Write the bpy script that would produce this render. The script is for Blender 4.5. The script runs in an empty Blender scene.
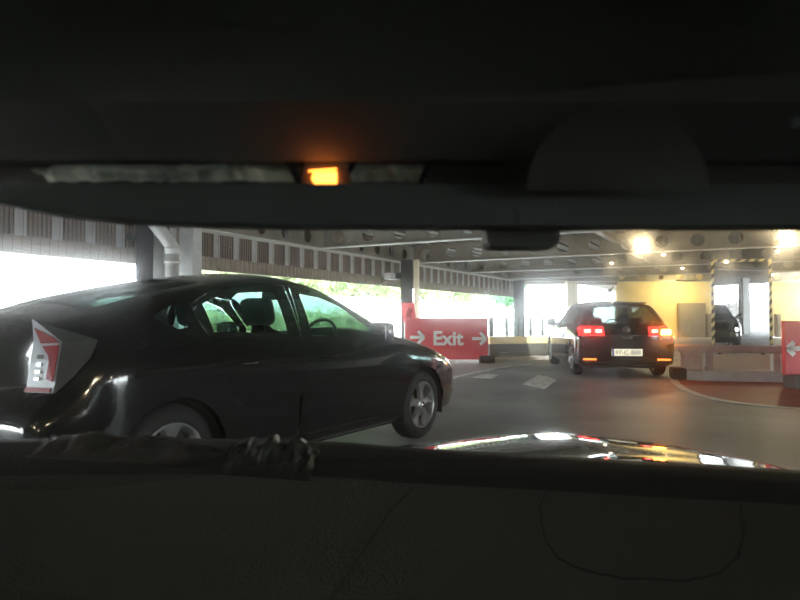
import bpy, bmesh, math, random
from mathutils import Vector, Matrix, noise
C = bpy.context.scene.collection
R = math.radians
PI = math.pi
rnd = random.Random(7)
CAMZ, HOR, F = 1.12, 317.0, 625.0

# ---------------------------------------------------------------- helpers
def at(px, py, d):
    """point at depth d seen at photo position px, py"""
    return Vector(((px-400)/F*d, d, CAMZ+(HOR-py)*d/F))
def gnd(px, py, z=0.0):
    d = (CAMZ-z)*F/(py-HOR)
    return Vector(((px-400)/F*d, d, z))
U = Vector((.8804, -.4742, 0)); V = Vector((.4742, .8804, 0))
GA = math.atan2(-.4742, .8804)
def G(u, v, z=0.0):
    p = U*u + V*v; p.z = z; return p

# ---------------------------------------------------------------- materials
def nodes(name):
    m = bpy.data.materials.new(name); m.use_nodes = True
    nt = m.node_tree; nt.nodes.clear()
    out = nt.nodes.new('ShaderNodeOutputMaterial')
    return m, nt, out
def pbr(name, col, rough=.5, metal=0, coat=0, emit=None, es=0, var=0, vscale=8, bump=0, bscale=40, stretch=None, spec=.5, col2=None):
    m, nt, out = nodes(name)
    b = nt.nodes.new('ShaderNodeBsdfPrincipled')
    nt.links.new(b.outputs[0], out.inputs[0])
    b.inputs['Base Color'].default_value = (*col, 1)
    b.inputs['Roughness'].default_value = rough
    b.inputs['Metallic'].default_value = metal
    b.inputs['Coat Weight'].default_value = coat
    b.inputs['Coat Roughness'].default_value = .03
    b.inputs['Specular IOR Level'].default_value = spec
    if emit:
        b.inputs['Emission Color'].default_value = (*emit, 1)
        b.inputs['Emission Strength'].default_value = es
    if var or bump or col2:
        tc = nt.nodes.new('ShaderNodeTexCoord')
        mp = nt.nodes.new('ShaderNodeMapping')
        nt.links.new(tc.outputs['Object'], mp.inputs[0])
        if stretch: mp.inputs['Scale'].default_value = stretch
        if var or col2:
            n = nt.nodes.new('ShaderNodeTexNoise'); n.inputs['Scale'].default_value = vscale
            n.inputs['Detail'].default_value = 6
            nt.links.new(mp.outputs[0], n.inputs['Vector'])
            cr = nt.nodes.new('ShaderNodeValToRGB')
            a = tuple(max(0, c*(1-var)) for c in col); d = col2 or tuple(min(1, c*(1+var)) for c in col)
            cr.color_ramp.elements[0].position = .35; cr.color_ramp.elements[1].position = .65
            cr.color_ramp.elements[0].color = (*a, 1); cr.color_ramp.elements[1].color = (*d, 1)
            nt.links.new(n.outputs['Fac'], cr.inputs[0]); nt.links.new(cr.outputs[0], b.inputs['Base Color'])
        if bump:
            n2 = nt.nodes.new('ShaderNodeTexNoise'); n2.inputs['Scale'].default_value = bscale
            nt.links.new(mp.outputs[0], n2.inputs['Vector'])
            bp = nt.nodes.new('ShaderNodeBump'); bp.inputs['Strength'].default_value = bump
            bp.inputs['Distance'].default_value = .01
            nt.links.new(n2.outputs['Fac'], bp.inputs['Height']); nt.links.new(bp.outputs[0], b.inputs['Normal'])
    return m
def glass(name, tint, gloss=.12, bloom=0.0, bloom_ior=1.05, bloom_rough=.5, veil=0.0, veilcol=(.5,.5,.5)):
    m, nt, out = nodes(name)
    tr = nt.nodes.new('ShaderNodeBsdfTransparent'); tr.inputs[0].default_value = (*tint, 1)
    gl = nt.nodes.new('ShaderNodeBsdfGlossy'); gl.inputs['Roughness'].default_value = .02
    lw = nt.nodes.new('ShaderNodeFresnel'); lw.inputs['IOR'].default_value = 1.45
    mx = nt.nodes.new('ShaderNodeMixShader')
    ml = nt.nodes.new('ShaderNodeMath'); ml.operation = 'MULTIPLY'; ml.inputs[1].default_value = gloss/.12
    nt.links.new(lw.outputs[0], ml.inputs[0]); nt.links.new(ml.outputs[0], mx.inputs[0])
    nt.links.new(tr.outputs[0], mx.inputs[1]); nt.links.new(gl.outputs[0], mx.inputs[2])
    last = mx
    if bloom:  # rough refraction bent both ways imitates bloom round bright sources
        rf = nt.nodes.new('ShaderNodeBsdfRefraction'); rf.inputs['Roughness'].default_value = bloom_rough
        rf.inputs['IOR'].default_value = bloom_ior
        rg = nt.nodes.new('ShaderNodeBsdfRefraction'); rg.inputs['Roughness'].default_value = bloom_rough
        rg.inputs['IOR'].default_value = 1/bloom_ior
        mh = nt.nodes.new('ShaderNodeMixShader'); mh.inputs[0].default_value = .5
        nt.links.new(rf.outputs[0], mh.inputs[1]); nt.links.new(rg.outputs[0], mh.inputs[2]); rf = mh
        m2 = nt.nodes.new('ShaderNodeMixShader'); m2.inputs[0].default_value = bloom
        nt.links.new(last.outputs[0], m2.inputs[1]); nt.links.new(rf.outputs[0], m2.inputs[2]); last = m2
    if veil:  # translucent layer imitates the lens's veiling glare
        df = nt.nodes.new('ShaderNodeBsdfTranslucent'); df.inputs[0].default_value = (*veilcol, 1)
        m3 = nt.nodes.new('ShaderNodeMixShader'); m3.inputs[0].default_value = veil
        nt.links.new(last.outputs[0], m3.inputs[1]); nt.links.new(df.outputs[0], m3.inputs[2]); last = m3
    nt.links.new(last.outputs[0], out.inputs[0])
    return m
def emis(name, col, s):
    m, nt, out = nodes(name)
    e = nt.nodes.new('ShaderNodeEmission'); e.inputs[0].default_value = (*col, 1); e.inputs[1].default_value = s
    nt.links.new(e.outputs[0], out.inputs[0]); return m

M = {}
M['paint_black'] = pbr('black car paint', (.003, .0035, .004), .12, coat=1)
M['paint_golf'] = pbr('black hatchback paint', (.012, .012, .014), .1, coat=1)
M['paint_own'] = pbr('dark bonnet paint', (.006, .006, .007), .04, coat=1)
M['trim'] = pbr('black plastic', (.012, .012, .012), .5)
M['rubber'] = pbr('tyre rubber', (.014, .014, .014), .75)
M['alloy'] = pbr('alloy wheel', (.42, .42, .42), .3, metal=.85)
M['cloth'] = pbr('dark seat cloth', (.02, .02, .022), .9, bump=.3, bscale=200)
M['glass_green'] = glass('green tinted car glass', (.58, .80, .73), .08)
M['glass_dark'] = glass('dark privacy glass', (.16, .24, .22), .06)
M['glass_golf'] = glass('hatchback glass', (.66, .80, .78), .10)
M['screen'] = glass('windscreen with bloom', (.93, .95, .94), .02, bloom=.10, bloom_ior=1.018, bloom_rough=.95, veil=.014, veilcol=(.8, .8, .8))  # bloom and veiling glare are put into the glass
M['clear'] = glass('clear panel', (.85, .9, .9), .12)
M['lamp_clear'] = pbr('smoky clear lamp', (.16, .17, .16), .06, metal=.3, coat=1)
M['lamp_silver'] = pbr('silver lamp reflector', (.55, .56, .58), .35, metal=.4)
M['lamp_red'] = pbr('red lamp lens', (.30, .008, .016), .35, spec=.3)
M['lamp_red_on'] = pbr('glowing red lamp', (.5, .01, .01), .2, coat=1, emit=(1, .03, .03), es=1.6)
M['brake'] = emis('lit tail segment', (1, .12, .08), 14)
M['amber'] = emis('lit indicator', (1, .34, .04), 45)
M['amber_dim'] = pbr('glowing orange reflector', (.8, .2, .02), .25, emit=(1, .22, .04), es=1.6)  # emission gives the reflector a glow, though it is no lamp
M['headlamp'] = emis('headlamp', (1, .98, .92), 120)
M['map_lamp'] = emis('orange lamp', (1, .25, .03), 4.5)
M['plate'] = pbr('number plate', (.85, .82, .62), .4, emit=(1, .95, .7), es=.5)  # emission brightens the plate, which is no lamp itself
M['ink'] = pbr('dark lettering', (.05, .05, .05), .5)
M['blue'] = pbr('blue plate strip', (.05, .12, .5), .4)
M['chrome'] = pbr('chrome', (.75, .75, .75), .12, metal=1)
M['asphalt'] = pbr('worn grey floor', (.30, .305, .31), .5, var=.25, vscale=.7, bump=.25, bscale=60)
M['asphalt_out'] = pbr('pale outdoor paving', (.5, .5, .48), .8, var=.1, vscale=2)
M['redfloor'] = pbr('red floor paint', (.33, .085, .06), .55, var=.15, vscale=3, bump=.1)
M['white'] = pbr('white paint', (.66, .66, .64), .5, var=.08, vscale=6)
M['linepaint'] = pbr('worn line paint', (.68, .68, .66), .6, var=.3, vscale=9)
M['sign_red'] = pbr('red sign board', (.80, .075, .09), .4, var=.05, vscale=3)
M['sign_white'] = pbr('white sign lettering', (.88, .88, .86), .4)
M['steel'] = pbr('grey painted steel', (.22, .205, .175), .5, var=.12, vscale=3)
M['steel_light'] = pbr('pale steel flange', (.42, .41, .38), .45, var=.1, vscale=3)
M['steel_dark'] = pbr('dark steel', (.04, .042, .045), .85, var=.2, vscale=4)
M['deck'] = pbr('ceiling decking', (.15, .14, .12), .7, var=.2, vscale=2)
M['rust'] = pbr('rust brown corrugated sheet', (.17, .130, .115), .6, var=.15, vscale=3, stretch=(1, 1, .3))
M['rib'] = pbr('pale corrugated strip', (.33, .32, .32), .5, var=.15, vscale=3)
M['band'] = pbr('brown edge band', (.21, .165, .14), .6, var=.12, vscale=4)
M['yellow_wall'] = pbr('cream painted wall', (.66, .53, .28), .7, var=.06, vscale=1.2)
M['cream'] = pbr('cream column', (.68, .60, .44), .6, var=.06, vscale=3)
M['concrete'] = pbr('concrete', (.46, .44, .41), .75, var=.12, vscale=5, bump=.2)
M['pipe'] = pbr('white pipe', (.62, .62, .62), .35)
M['greypanel'] = pbr('pale grey panel', (.5, .5, .5), .6, var=.08, vscale=5)
M['door_grey'] = pbr('brown grey door', (.22, .19, .16), .6, var=.1, vscale=3)
M['haz_y'] = pbr('hazard yellow', (.45, .36, .15), .5)
M['haz_k'] = pbr('hazard black', (.02, .02, .02), .5)
M['mirror'] = pbr('mirror', (.86, .87, .88), .01, metal=1)
M['rail'] = pbr('pinkish brown rail', (.40, .29, .25), .45, var=.15, vscale=6)
M['wall_yellow'] = pbr('yellow kerb paint', (.78, .66, .3), .5, var=.1, vscale=5)
M['dark_panel'] = pbr('dark grey barrier', (.09, .09, .085), .6, var=.2, vscale=3)
M['warm'] = emis('warm floodlight', (1, .72, .30), 90)
M['warm_small'] = emis('warm small lamp', (1, .75, .36), 30)
M['leaf'] = pbr('green leaves', (.20, .32, .14), .6, var=.3, vscale=2, col2=(.46, .52, .26))
M['leaf_dark'] = pbr('dark green leaves', (.07, .20, .09), .6, var=.4, vscale=3)
M['bark'] = pbr('bark', (.2, .16, .12), .9, bump=.5)
M['whitewall'] = pbr('white rendered wall', (.85, .85, .85), .8)
M['fence'] = pbr('pale fence mesh', (.5, .6, .62), .5)
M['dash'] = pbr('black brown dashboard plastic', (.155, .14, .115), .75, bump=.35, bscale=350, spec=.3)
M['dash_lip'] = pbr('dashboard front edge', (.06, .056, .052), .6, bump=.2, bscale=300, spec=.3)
M['lining'] = pbr('dark roof lining', (.27, .25, .212), .9, spec=.1)
M['visor'] = pbr('dark visor', (.225, .207, .188), .85, bump=.1, bscale=300, spec=.2)
M['console'] = pbr('dark brown console', (.175, .148, .13), .85, spec=.2)
M['dusty'] = pbr('dusty strip', (.75, .70, .55), .6, var=.45, vscale=40, stretch=(.35, 1, 2))
M['wrap'] = pbr('crumpled dark wrap', (.04, .038, .03), .5, var=.5, vscale=20)
M['paper'] = pbr('brown folded cover', (.06, .045, .036), .5, var=.4, vscale=15)
M['lid'] = pbr('tan lid', (.13, .11, .075), .6)

# ---------------------------------------------------------------- mesh helpers
def link(name, bm, mats, parent=None, smooth=False, loc=None, rotz=0):
    me = bpy.data.meshes.new(name)
    bm.normal_update()
    bm.to_mesh(me); bm.free()
    for m in (mats if isinstance(mats, (list, tuple)) else [mats]):
        me.materials.append(M[m] if isinstance(m, str) else m)
    if smooth:
        for p in me.polygons: p.use_smooth = True
    o = bpy.data.objects.new(name, me); C.objects.link(o)
    if parent: o.parent = parent
    if loc is not None: o.location = loc
    if rotz: o.rotation_euler.z = rotz
    return o
def tag(o, label, cat, group=None, kind=None):
    o['label'] = label; o['category'] = cat
    if group: o['group'] = group
    if kind: o['kind'] = kind
    return o
def thing(name, label, cat, loc=(0, 0, 0), rotz=0, group=None):
    o = bpy.data.objects.new(name, None); C.objects.link(o)
    o.location = loc; o.rotation_euler = (0, 0, rotz); o.empty_display_size = .1
    return tag(o, label, cat, group)
def struct(name, bm, m, smooth=False):
    o = link(name, bm, m, smooth=smooth); o['kind'] = 'structure'; return o
def box(bm, c, s, rot=None, mat=0, bevel=0):
    mt = Matrix.Translation(c)
    if rot is not None: mt = mt @ (rot if isinstance(rot, Matrix) else Matrix.Rotation(rot, 4, 'Z'))
    mt = mt @ Matrix.Diagonal((*s, 1))
    r = bmesh.ops.create_cube(bm, size=1, matrix=mt)
    fs = {f for v in r['verts'] for f in v.link_faces}
    for f in fs: f.material_index = mat
    if bevel:
        es = {e for v in r['verts'] for e in v.link_edges}
        bmesh.ops.bevel(bm, geom=list(es), offset=bevel, segments=3, affect='EDGES', profile=.5)
    return bm
def tube(bm, pts, r, n=10, mat=0, cap=True):
    pts = [Vector(p) for p in pts]; rings = []
    for i, p in enumerate(pts):
        a = pts[max(i-1, 0)]; b = pts[min(i+1, len(pts)-1)]
        t = (b-a).normalized()
        x = t.cross(Vector((0, 0, 1)))
        if x.length < 1e-3: x = Vector((1, 0, 0))
        x.normalize(); y = x.cross(t)
        rr = r[i] if isinstance(r, (list, tuple)) else r
        rings.append([bm.verts.new(p + x*math.cos(2*PI*k/n)*rr + y*math.sin(2*PI*k/n)*rr) for k in range(n)])
    for A, B in zip(rings, rings[1:]):
        for k in range(n):
            f = bm.faces.new((A[k], A[(k+1) % n], B[(k+1) % n], B[k])); f.material_index = mat
    if cap:
        f = bm.faces.new(rings[0][::-1]); f.material_index = mat
        f = bm.faces.new(rings[-1]); f.material_index = mat
    return bm
def lathe(bm, prof, n=32, axis='X', mat=0):
    """prof: list of (a, r): a along the axis"""
    rings = []
    for a, r in prof:
        ring = []
        for k in range(n):
            c, s = math.cos(2*PI*k/n)*r, math.sin(2*PI*k/n)*r
            ring.append(bm.verts.new((a, c, s) if axis == 'X' else (c, s, a)))
        rings.append(ring)
    for A, B in zip(rings, rings[1:]):
        for k in range(n):
            f = bm.faces.new((A[k], B[k], B[(k+1) % n], A[(k+1) % n])); f.material_index = mat
    return bm
def prism(bm, poly, z0, z1, mat=0):
    lo = [bm.verts.new((p[0], p[1], z0)) for p in poly]; hi = [bm.verts.new((p[0], p[1], z1)) for p in poly]
    n = len(poly)
    fs = [bm.faces.new(lo[::-1]), bm.faces.new(hi)]
    for i in range(n): fs.append(bm.faces.new((lo[i], lo[(i+1) % n], hi[(i+1) % n], hi[i])))
    for f in fs: f.material_index = mat
    return bm
def slab3(bm, pts, nrm, mat=0):
    """3D polygon extruded by the vector nrm"""
    a = [bm.verts.new(Vector(p)) for p in pts]; b = [bm.verts.new(Vector(p)+Vector(nrm)) for p in pts]
    n = len(a)
    fs = [bm.faces.new(a), bm.faces.new(b[::-1])]
    for i in range(n): fs.append(bm.faces.new((a[(i+1) % n], a[i], b[i], b[(i+1) % n])))
    for f in fs: f.material_index = mat
    bmesh.ops.recalc_face_normals(bm, faces=fs)
    return bm
def text_bm(s, size, depth=.004, bold=.028):
    cu = bpy.data.curves.new('txt', 'FONT'); cu.body = s; cu.size = size; cu.extrude = depth; cu.align_x = 'LEFT'
    cu.offset = bold*size
    o = bpy.data.objects.new('txt', cu); C.objects.link(o)
    dg = bpy.context.evaluated_depsgraph_get(); dg.update()
    me = bpy.data.meshes.new_from_object(o.evaluated_get(dg))
    bpy.data.objects.remove(o); bpy.data.curves.remove(cu)
    bm = bmesh.new(); bm.from_mesh(me); bpy.data.meshes.remove(me)
    return bm
def fit_text(s, x0, x1, z0, z1, y, depth=.004, bold=.028):
    """text in the XZ plane facing -Y"""
    bm = text_bm(s, 1, bold=bold)
    xs = [v.co.x for v in bm.verts]; ys = [v.co.y for v in bm.verts]
    ax, bx, ay, by = min(xs), max(xs), min(ys), max(ys)
    for v in bm.verts:
        v.co = Vector((x0+(v.co.x-ax)/(bx-ax)*(x1-x0), y - (v.co.z > 0)*depth*2, z0+(v.co.y-ay)/(by-ay)*(z1-z0)))
    return bm

# ---------------------------------------------------------------- car bodies
def catmull(P, sub):
    out = []
    n = len(P)
    for i in range(n-1):
        p0, p1, p2, p3 = P[max(i-1, 0)], P[i], P[i+1], P[min(i+2, n-1)]
        for j in range(sub):
            t = j/sub
            # limited tangents keep the outline free of overshoot
            q = []
            for a, b, c, d in zip(p0, p1, p2, p3):
                m1 = (c-a)/2; m2 = (d-b)/2; dl = c-b
                lim = 3*abs(dl)
                if (b-a)*dl <= 0 and i > 0: m1 = 0
                if (d-c)*dl <= 0 and i < n-2: m2 = 0
                m1 = max(-lim, min(lim, m1)); m2 = max(-lim, min(lim, m2))
                t2, t3 = t*t, t*t*t
                q.append((2*t3-3*t2+1)*b+(t3-2*t2+t)*m1+(-2*t3+3*t2)*c+(t3-t2)*m2)
            out.append(tuple(q))
    out.append(tuple(P[-1]))
    return out
def ring(s, zr, crown, wcan, zcan, zbelt, wbelt, wmax, zsill, lean=0, lz=.8, low=0):
    """half section, from under the sill round to the roof centre, as (s, x, z)"""
    we = wcan-.09
    P = [(0, zsill-.02), (.6*wmax, zsill-.02), (wmax-.07, zsill), (wmax-.015, zsill+.10),
         (wmax, zsill+.5*(zbelt-.1-zsill)), (wmax-.005, zbelt-.2), (wbelt+.03, zbelt-.05), (wbelt, zbelt),
         ((wbelt+wcan)/2+.015, (zbelt+zcan)/2), (wcan, zcan),
         (we, zr-crown), (.5*wcan, zr-crown*.28), (0, zr)]
    return [(s-max(0, z-lz)*lean+min(.15, low*max(0, .76-z)), x, z) for x, z in P]
def car_body(rings, sub=6, cap_s=0.03, lean=0, lz=.8, front_cap=.03, low=0):
    """rings front to back; returns bmesh in car coordinates: x right, y = -s"""
    K = [catmull(r, 4) for r in rings]
    cols = len(K[0])
    rows = catmull([tuple(c for p in r for c in p) for r in K], sub)
    rows = [[r[3*k:3*k+3] for k in range(cols)] for r in rows]
    def caps(row, ds, ln):
        zs = [p[2] for p in row]; zc = (max(zs)+min(zs))/2
        lw = low if ds > 0 else 0
        s0 = max(p[0] + max(0, p[2]-lz)*ln - min(.15, lw*max(0, .76-p[2])) for p in row)
        res = []
        for f in (.97, .9, .8, .68, .54, .4, .26, .13, 0):
            rr = []
            for p in row:
                z = zc+(p[2]-zc)*f; x = p[1]*f
                g = 1-f*f
                rr.append((s0+ds*min(1, g*1.6) - max(0, z-lz)*ln + min(.15, lw*max(0, .76-z)), x, z))
            res.append(rr)
        return res
    rows = caps(rows[0], -front_cap, 0)[::-1] + rows + caps(rows[-1], cap_s, lean)
    bm = bmesh.new()
    def side(sg):
        vv = [[bm.verts.new((sg*p[1], -p[0], p[2])) for p in r] for r in rows]
        for A, B in zip(vv, vv[1:]):
            for k in range(cols-1):
                q = (A[k], A[k+1], B[k+1], B[k])
                bm.faces.new(q if sg < 0 else q[::-1])
    side(1); side(-1)
    bmesh.ops.remove_doubles(bm, verts=bm.verts, dist=.0008)
    bmesh.ops.dissolve_degenerate(bm, dist=.0005, edges=bm.edges)
    bmesh.ops.recalc_face_normals(bm, faces=bm.faces)
    return bm
def cut(bm, lay, poly, A, B, gid, facing=None, sgn=0, extra=None, only=None):
    """mark the faces inside a convex polygon (in coordinates A, B) with gid, cutting cleanly along its edges"""
    A = Vector(A); B = Vector(B); D = A.cross(B)
    if facing is not None: D = Vector(facing)
    area = sum(poly[i][0]*poly[(i+1) % len(poly)][1]-poly[(i+1) % len(poly)][0]*poly[i][1] for i in range(len(poly)))
    if area < 0: poly = poly[::-1]
    ax = [p[0] for p in poly]; bx = [p[1] for p in poly]
    def sel():
        r = []
        for f in bm.faces:
            if only is not None and f[lay] not in only: continue
            c = f.calc_center_median()
            if f.normal.dot(D) < .15: continue
            if extra and not extra(c): continue
            a, b = c.dot(A), c.dot(B)
            if min(ax)-.12 < a < max(ax)+.12 and min(bx)-.12 < b < max(bx)+.12: r.append(f)
        return r
    n = len(poly)
    for i in range(n):
        p, q = poly[i], poly[(i+1) % n]
        ex, ey = q[0]-p[0], q[1]-p[1]
        N = (A*ey - B*ex).normalized()
        P = A*p[0]+B*p[1]
        fs = sel()
        geom = list({*fs, *(e for f in fs for e in f.edges), *(v for f in fs for v in f.verts)})
        bmesh.ops.bisect_plane(bm, geom=geom, dist=1e-5, plane_co=P, plane_no=N)
    bm.normal_update()
    for f in sel():
        c = f.calc_center_median(); a, b = c.dot(A), c.dot(B)
        if all((poly[(i+1) % n][0]-poly[i][0])*(b-poly[i][1])-(poly[(i+1) % n][1]-poly[i][1])*(a-poly[i][0]) > -1e-6 for i in range(n)):
            f[lay] = gid
def split(bm, lay, gid):
    """a new bmesh holding only the faces of gid"""
    nb = bm.copy(); l = nb.faces.layers.int['grp']
    bmesh.ops.delete(nb, geom=[f for f in nb.faces if f[l] != gid], context='FACES')
    return nb
def gap(bm, t):
    r = bmesh.ops.inset_region(bm, faces=bm.faces, thickness=t, use_boundary=True, use_even_offset=False)
    bmesh.ops.delete(bm, geom=r['faces'], context='FACES'); return bm
def push(bm, d):
    bm.normal_update()
    for v in bm.verts: v.co += v.normal*d
    return bm

def make_wheel(parent, x, y, r=.315, w=.2, side=1, spokes=5, wide=1.0, rim='alloy'):
    t = bpy.data.objects.new('wheel', None); C.objects.link(t); t.parent = parent; t.location = (x, y, r)
    t.rotation_euler = (0, 0, 0 if side > 0 else PI)
    b = bmesh.new(); h = w/2; q = r*.66
    lathe(b, [(-h+.02, q), (-h, q+.02), (-h-.004, r*.82), (-h+.015, r-.02), (-h+.035, r-.003), (-.03, r), (.03, r), (h-.035, r-.003), (h-.015, r-.02), (h+.004, r*.82), (h, q+.02), (h-.02, q)], 48)
    link('tyre', b, 'rubber', t, True)
    b = bmesh.new()
    lathe(b, [(-h+.02, q), (-h+.03, q-.02), (h-.05, q-.02), (h-.012, q-.012), (h-.004, q-.004), (h-.006, q+.004)], 40)
    link('rim_barrel', b, rim, t, True)
    b = bmesh.new()
    box(b, (h-.1, 0, 0), (.015, q*1.5, q*1.5)); 
    lathe(b, [(h-.09, .0005), (h-.09, q-.03)], 24)
    link('brake_disc', b, 'trim', t)
    b = bmesh.new()
    for k in range(spokes):
        a = 2*PI*k/spokes+PI/2
        ca, sa = math.cos(a), math.sin(a)
        def P(xx, rr, tt): return (xx, ca*rr - sa*tt, sa*rr + ca*tt)
        w0, w1 = .036*wide, .062*wide
        rows_ = [(.045, w0*.9, h-.012), (.10, w0*.8, h-.018), (q*.62, w0*.85, h-.02), (q*.85, w1*.9, h-.012), (q-.004, w1*1.25, h-.006)]
        prev = None
        for rr, ww, xx in rows_:
            cur = [b.verts.new(P(xx-.03, rr, -ww)), b.verts.new(P(xx, rr, -ww*.75)), b.verts.new(P(xx, rr, ww*.75)), b.verts.new(P(xx-.03, rr, ww))]
            if prev:
                for j in range(4): b.faces.new((prev[j], cur[j], cur[(j+1) % 4], prev[(j+1) % 4]))
            prev = cur
    bmesh.ops.recalc_face_normals(b, faces=b.faces)
    lathe(b, [(h-.05, .06), (h-.012, .058), (h-.004, .045), (h-.002, .03), (h-.001, .0005)], 24)
    sp = link('spokes', b, rim, t)
    b = bmesh.new(); lathe(b, [(h-.004, .03), (h+.004, .027), (h+.006, .0005)], 20); link('hub_cap', b, 'chrome', t, True)
    return t

def seat(parent, x, y, z0=.32, top=.98, head=1.17, w=.5, bench=False, hw=.26):
    b = bmesh.new()
    box(b, (x, y, z0), (w, .5, .16), bevel=.05)
    rot = Matrix.Rotation(R(14), 4, 'X')
    box(b, (x, y-.33, (z0+top)/2), (w, .14, top-z0), rot, bevel=.05)
    link('seat', b, 'cloth', parent, True)
    for hx in ((x,) if not bench else (x-.38, x+.38)):
        b = bmesh.new()
        box(b, (hx, y-.42, head-.09), (hw, .12, .21), rot, bevel=.058)
        for dx in (-.06, .06): tube(b, [(hx+dx, y-.41, top-.06), (hx+dx, y-.42, head-.12)], .008, 6)
        link('headrest', b, 'cloth', parent, True)
def steering(parent, x, y, z):
    b = bmesh.new(); n = 28
    rot = Matrix.Translation((x, y, z)) @ Matrix.Rotation(R(65), 4, 'X')
    pts = [rot @ Vector((math.cos(2*PI*k/n)*.185, math.sin(2*PI*k/n)*.185, 0)) for k in range(n+1)]
    tube(b, pts, .015, 8, cap=False)
    for a in (0, PI, -PI/2): tube(b, [rot @ Vector((0, 0, -.02)), rot @ Vector((math.cos(a)*.18, math.sin(a)*.18, 0))], .014, 6)
    tube(b, [rot @ Vector((0, 0, 0)), rot @ Vector((0, 0, -.3))], .04, 10)
    link('steering_wheel', b, 'trim', parent, True)
def door_mirror(parent, x, y, z, sg, mat):
    b = bmesh.new()
    box(b, (x+sg*.11, y, z+.02), (.22, .11, .16), bevel=.045)
    link('door_mirror', b, mat, parent, True)
    b = bmesh.new(); box(b, (x+sg*.11, y-.056, z+.02), (.17, .006, .115), Matrix.Rotation(R(-6*sg), 4, 'Z'), bevel=.002)
    link('mirror_glass', b, 'mirror', parent)
    b = bmesh.new(); box(b, (x-sg*.005, y+.015, z-.02), (.05, .06, .05), bevel=.012); link('mirror_arm', b, 'trim', parent, True)
def arch_poly(s, r, n=20, zc=.31):
    """convex wheel arch in (y, z)"""
    return [(-s+r*math.cos(PI*k/n), zc+r*math.sin(PI*k/n)) for k in range(n+1)] + [(-s-r, .02), (-s+r, .02)]
def liner(parent, s, sg, w, r=.345):
    b = bmesh.new(); n = 20
    pr = [(-s+r*math.cos(PI*k/n), .31+r*math.sin(PI*k/n)) for k in range(n+1)]
    pr = [(-s+r, .2)]+pr+[(-s-r, .2)]
    xo, xi = sg*(w-.02), sg*(w-.32)
    o = [b.verts.new((xo, y, z)) for y, z in pr]; i = [b.verts.new((xi, y, z)) for y, z in pr]
    for k in range(len(pr)-1): b.faces.new((o[k], o[k+1], i[k+1], i[k]))
    b.faces.new(i)
    link('wheel_arch_liner', b, 'rubber', parent)

SY = (0, 1, 0); SZ = (0, 0, 1); SX = (1, 0, 0)
def build_car(name, label, loc, heading, rings, spec):
    """spec: regions to cut. The car's own y axis points forward, y = -s from the front bumper"""
    t = thing(name, label, 'car', loc, heading)
    paint = spec['paint']
    bm = car_body(rings, cap_s=spec.get('cap', .03), lean=spec.get('lean', 0), low=spec.get('low', 0))
    lay = bm.faces.layers.int.new('grp')
    bm.normal_update()
    ids = []
    gid = 1
    for wy in spec['wheels']:
        for sg in (1, -1):
            cut(bm, lay, arch_poly(wy, spec.get('arch', .355)), SY, SZ, 99, facing=(sg, 0, 0), extra=lambda c, sg=sg: c.x*sg > .35 and c.z < .75)
    # arches also open the underside edge
    for nm, kind, polys, mat in spec['regions']:
        for sg in ((1, -1) if kind == 'side' or kind.startswith('corner') else (1,)):
            only = None
            for poly in polys:
                if kind == 'side':
                    cut(bm, lay, [(-s, z) for s, z in poly], SY, SZ, gid, facing=(sg, 0, 0), extra=lambda c, sg=sg: c.x*sg > .3 )
                elif kind == 'top':
                    cut(bm, lay, [(x, -s) for x, s in poly], SX, SY, gid, facing=SZ, extra=lambda c: c.z > .6)
                elif kind == 'rear':
                    cut(bm, lay, poly, SX, SZ, gid, facing=(0, -1, 0), extra=lambda c: c.y < -3)
                elif kind == 'front':
                    cut(bm, lay, poly, SX, SZ, gid, facing=(0, 1, 0), extra=lambda c: c.y > -1.2)
                elif kind == 'corner':
                    a = R(spec.get('corner', 45)); A = Vector((math.sin(a)*sg, math.cos(a), 0)) # along the rounded rear corner
                    Dv = Vector((math.cos(a)*sg, -math.sin(a), 0))
                    cut(bm, lay, poly, A, SZ, gid, facing=Dv, extra=lambda c, sg=sg: c.x*sg > .1 and c.y < -3.2)
                elif kind == 'rear2':
                    pass
            ids.append((gid, nm, mat)); gid += 1
    bm.faces.ensure_lookup_table()
    for g, nm, mat in ids:
        nb = split(bm, lay, g)
        if not nb.faces: nb.free(); print('empty region', name, nm); continue
        if nm in ('door', 'tailgate', 'bonnet', 'fuel_flap'): gap(nb, .004)
        if nm in spec.get('proud', {}): push(nb, spec['proud'][nm])
        o = link(nm, nb, mat, t, True)
        if nm in spec.get('labels', {}): o['label'] = spec['labels'][nm]
    bmesh.ops.delete(bm, geom=[f for f in bm.faces if f[lay] != 0], context='FACES')
    body = link('body', bm, paint, t, True)
    for wy in spec['wheels']:
        for sg in (1, -1):
            liner(t, wy, sg, spec['w'])
            make_wheel(t, sg*(spec['w']-.125), -wy, side=sg, r=spec.get('wr', .315), spokes=spec.get('spokes', 5), wide=spec.get('wide', 1))
    return t, body

# ================================================================= the place
# floor, ground
bm = bmesh.new()
box(bm, G(7, 12, -.1), (36, 56, .2), GA)
struct('floor', bm, 'asphalt')
bm = bmesh.new(); box(bm, (0, 20, -.33), (300, 300, .2)); o = struct('ground', bm, 'asphalt_out')

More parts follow.
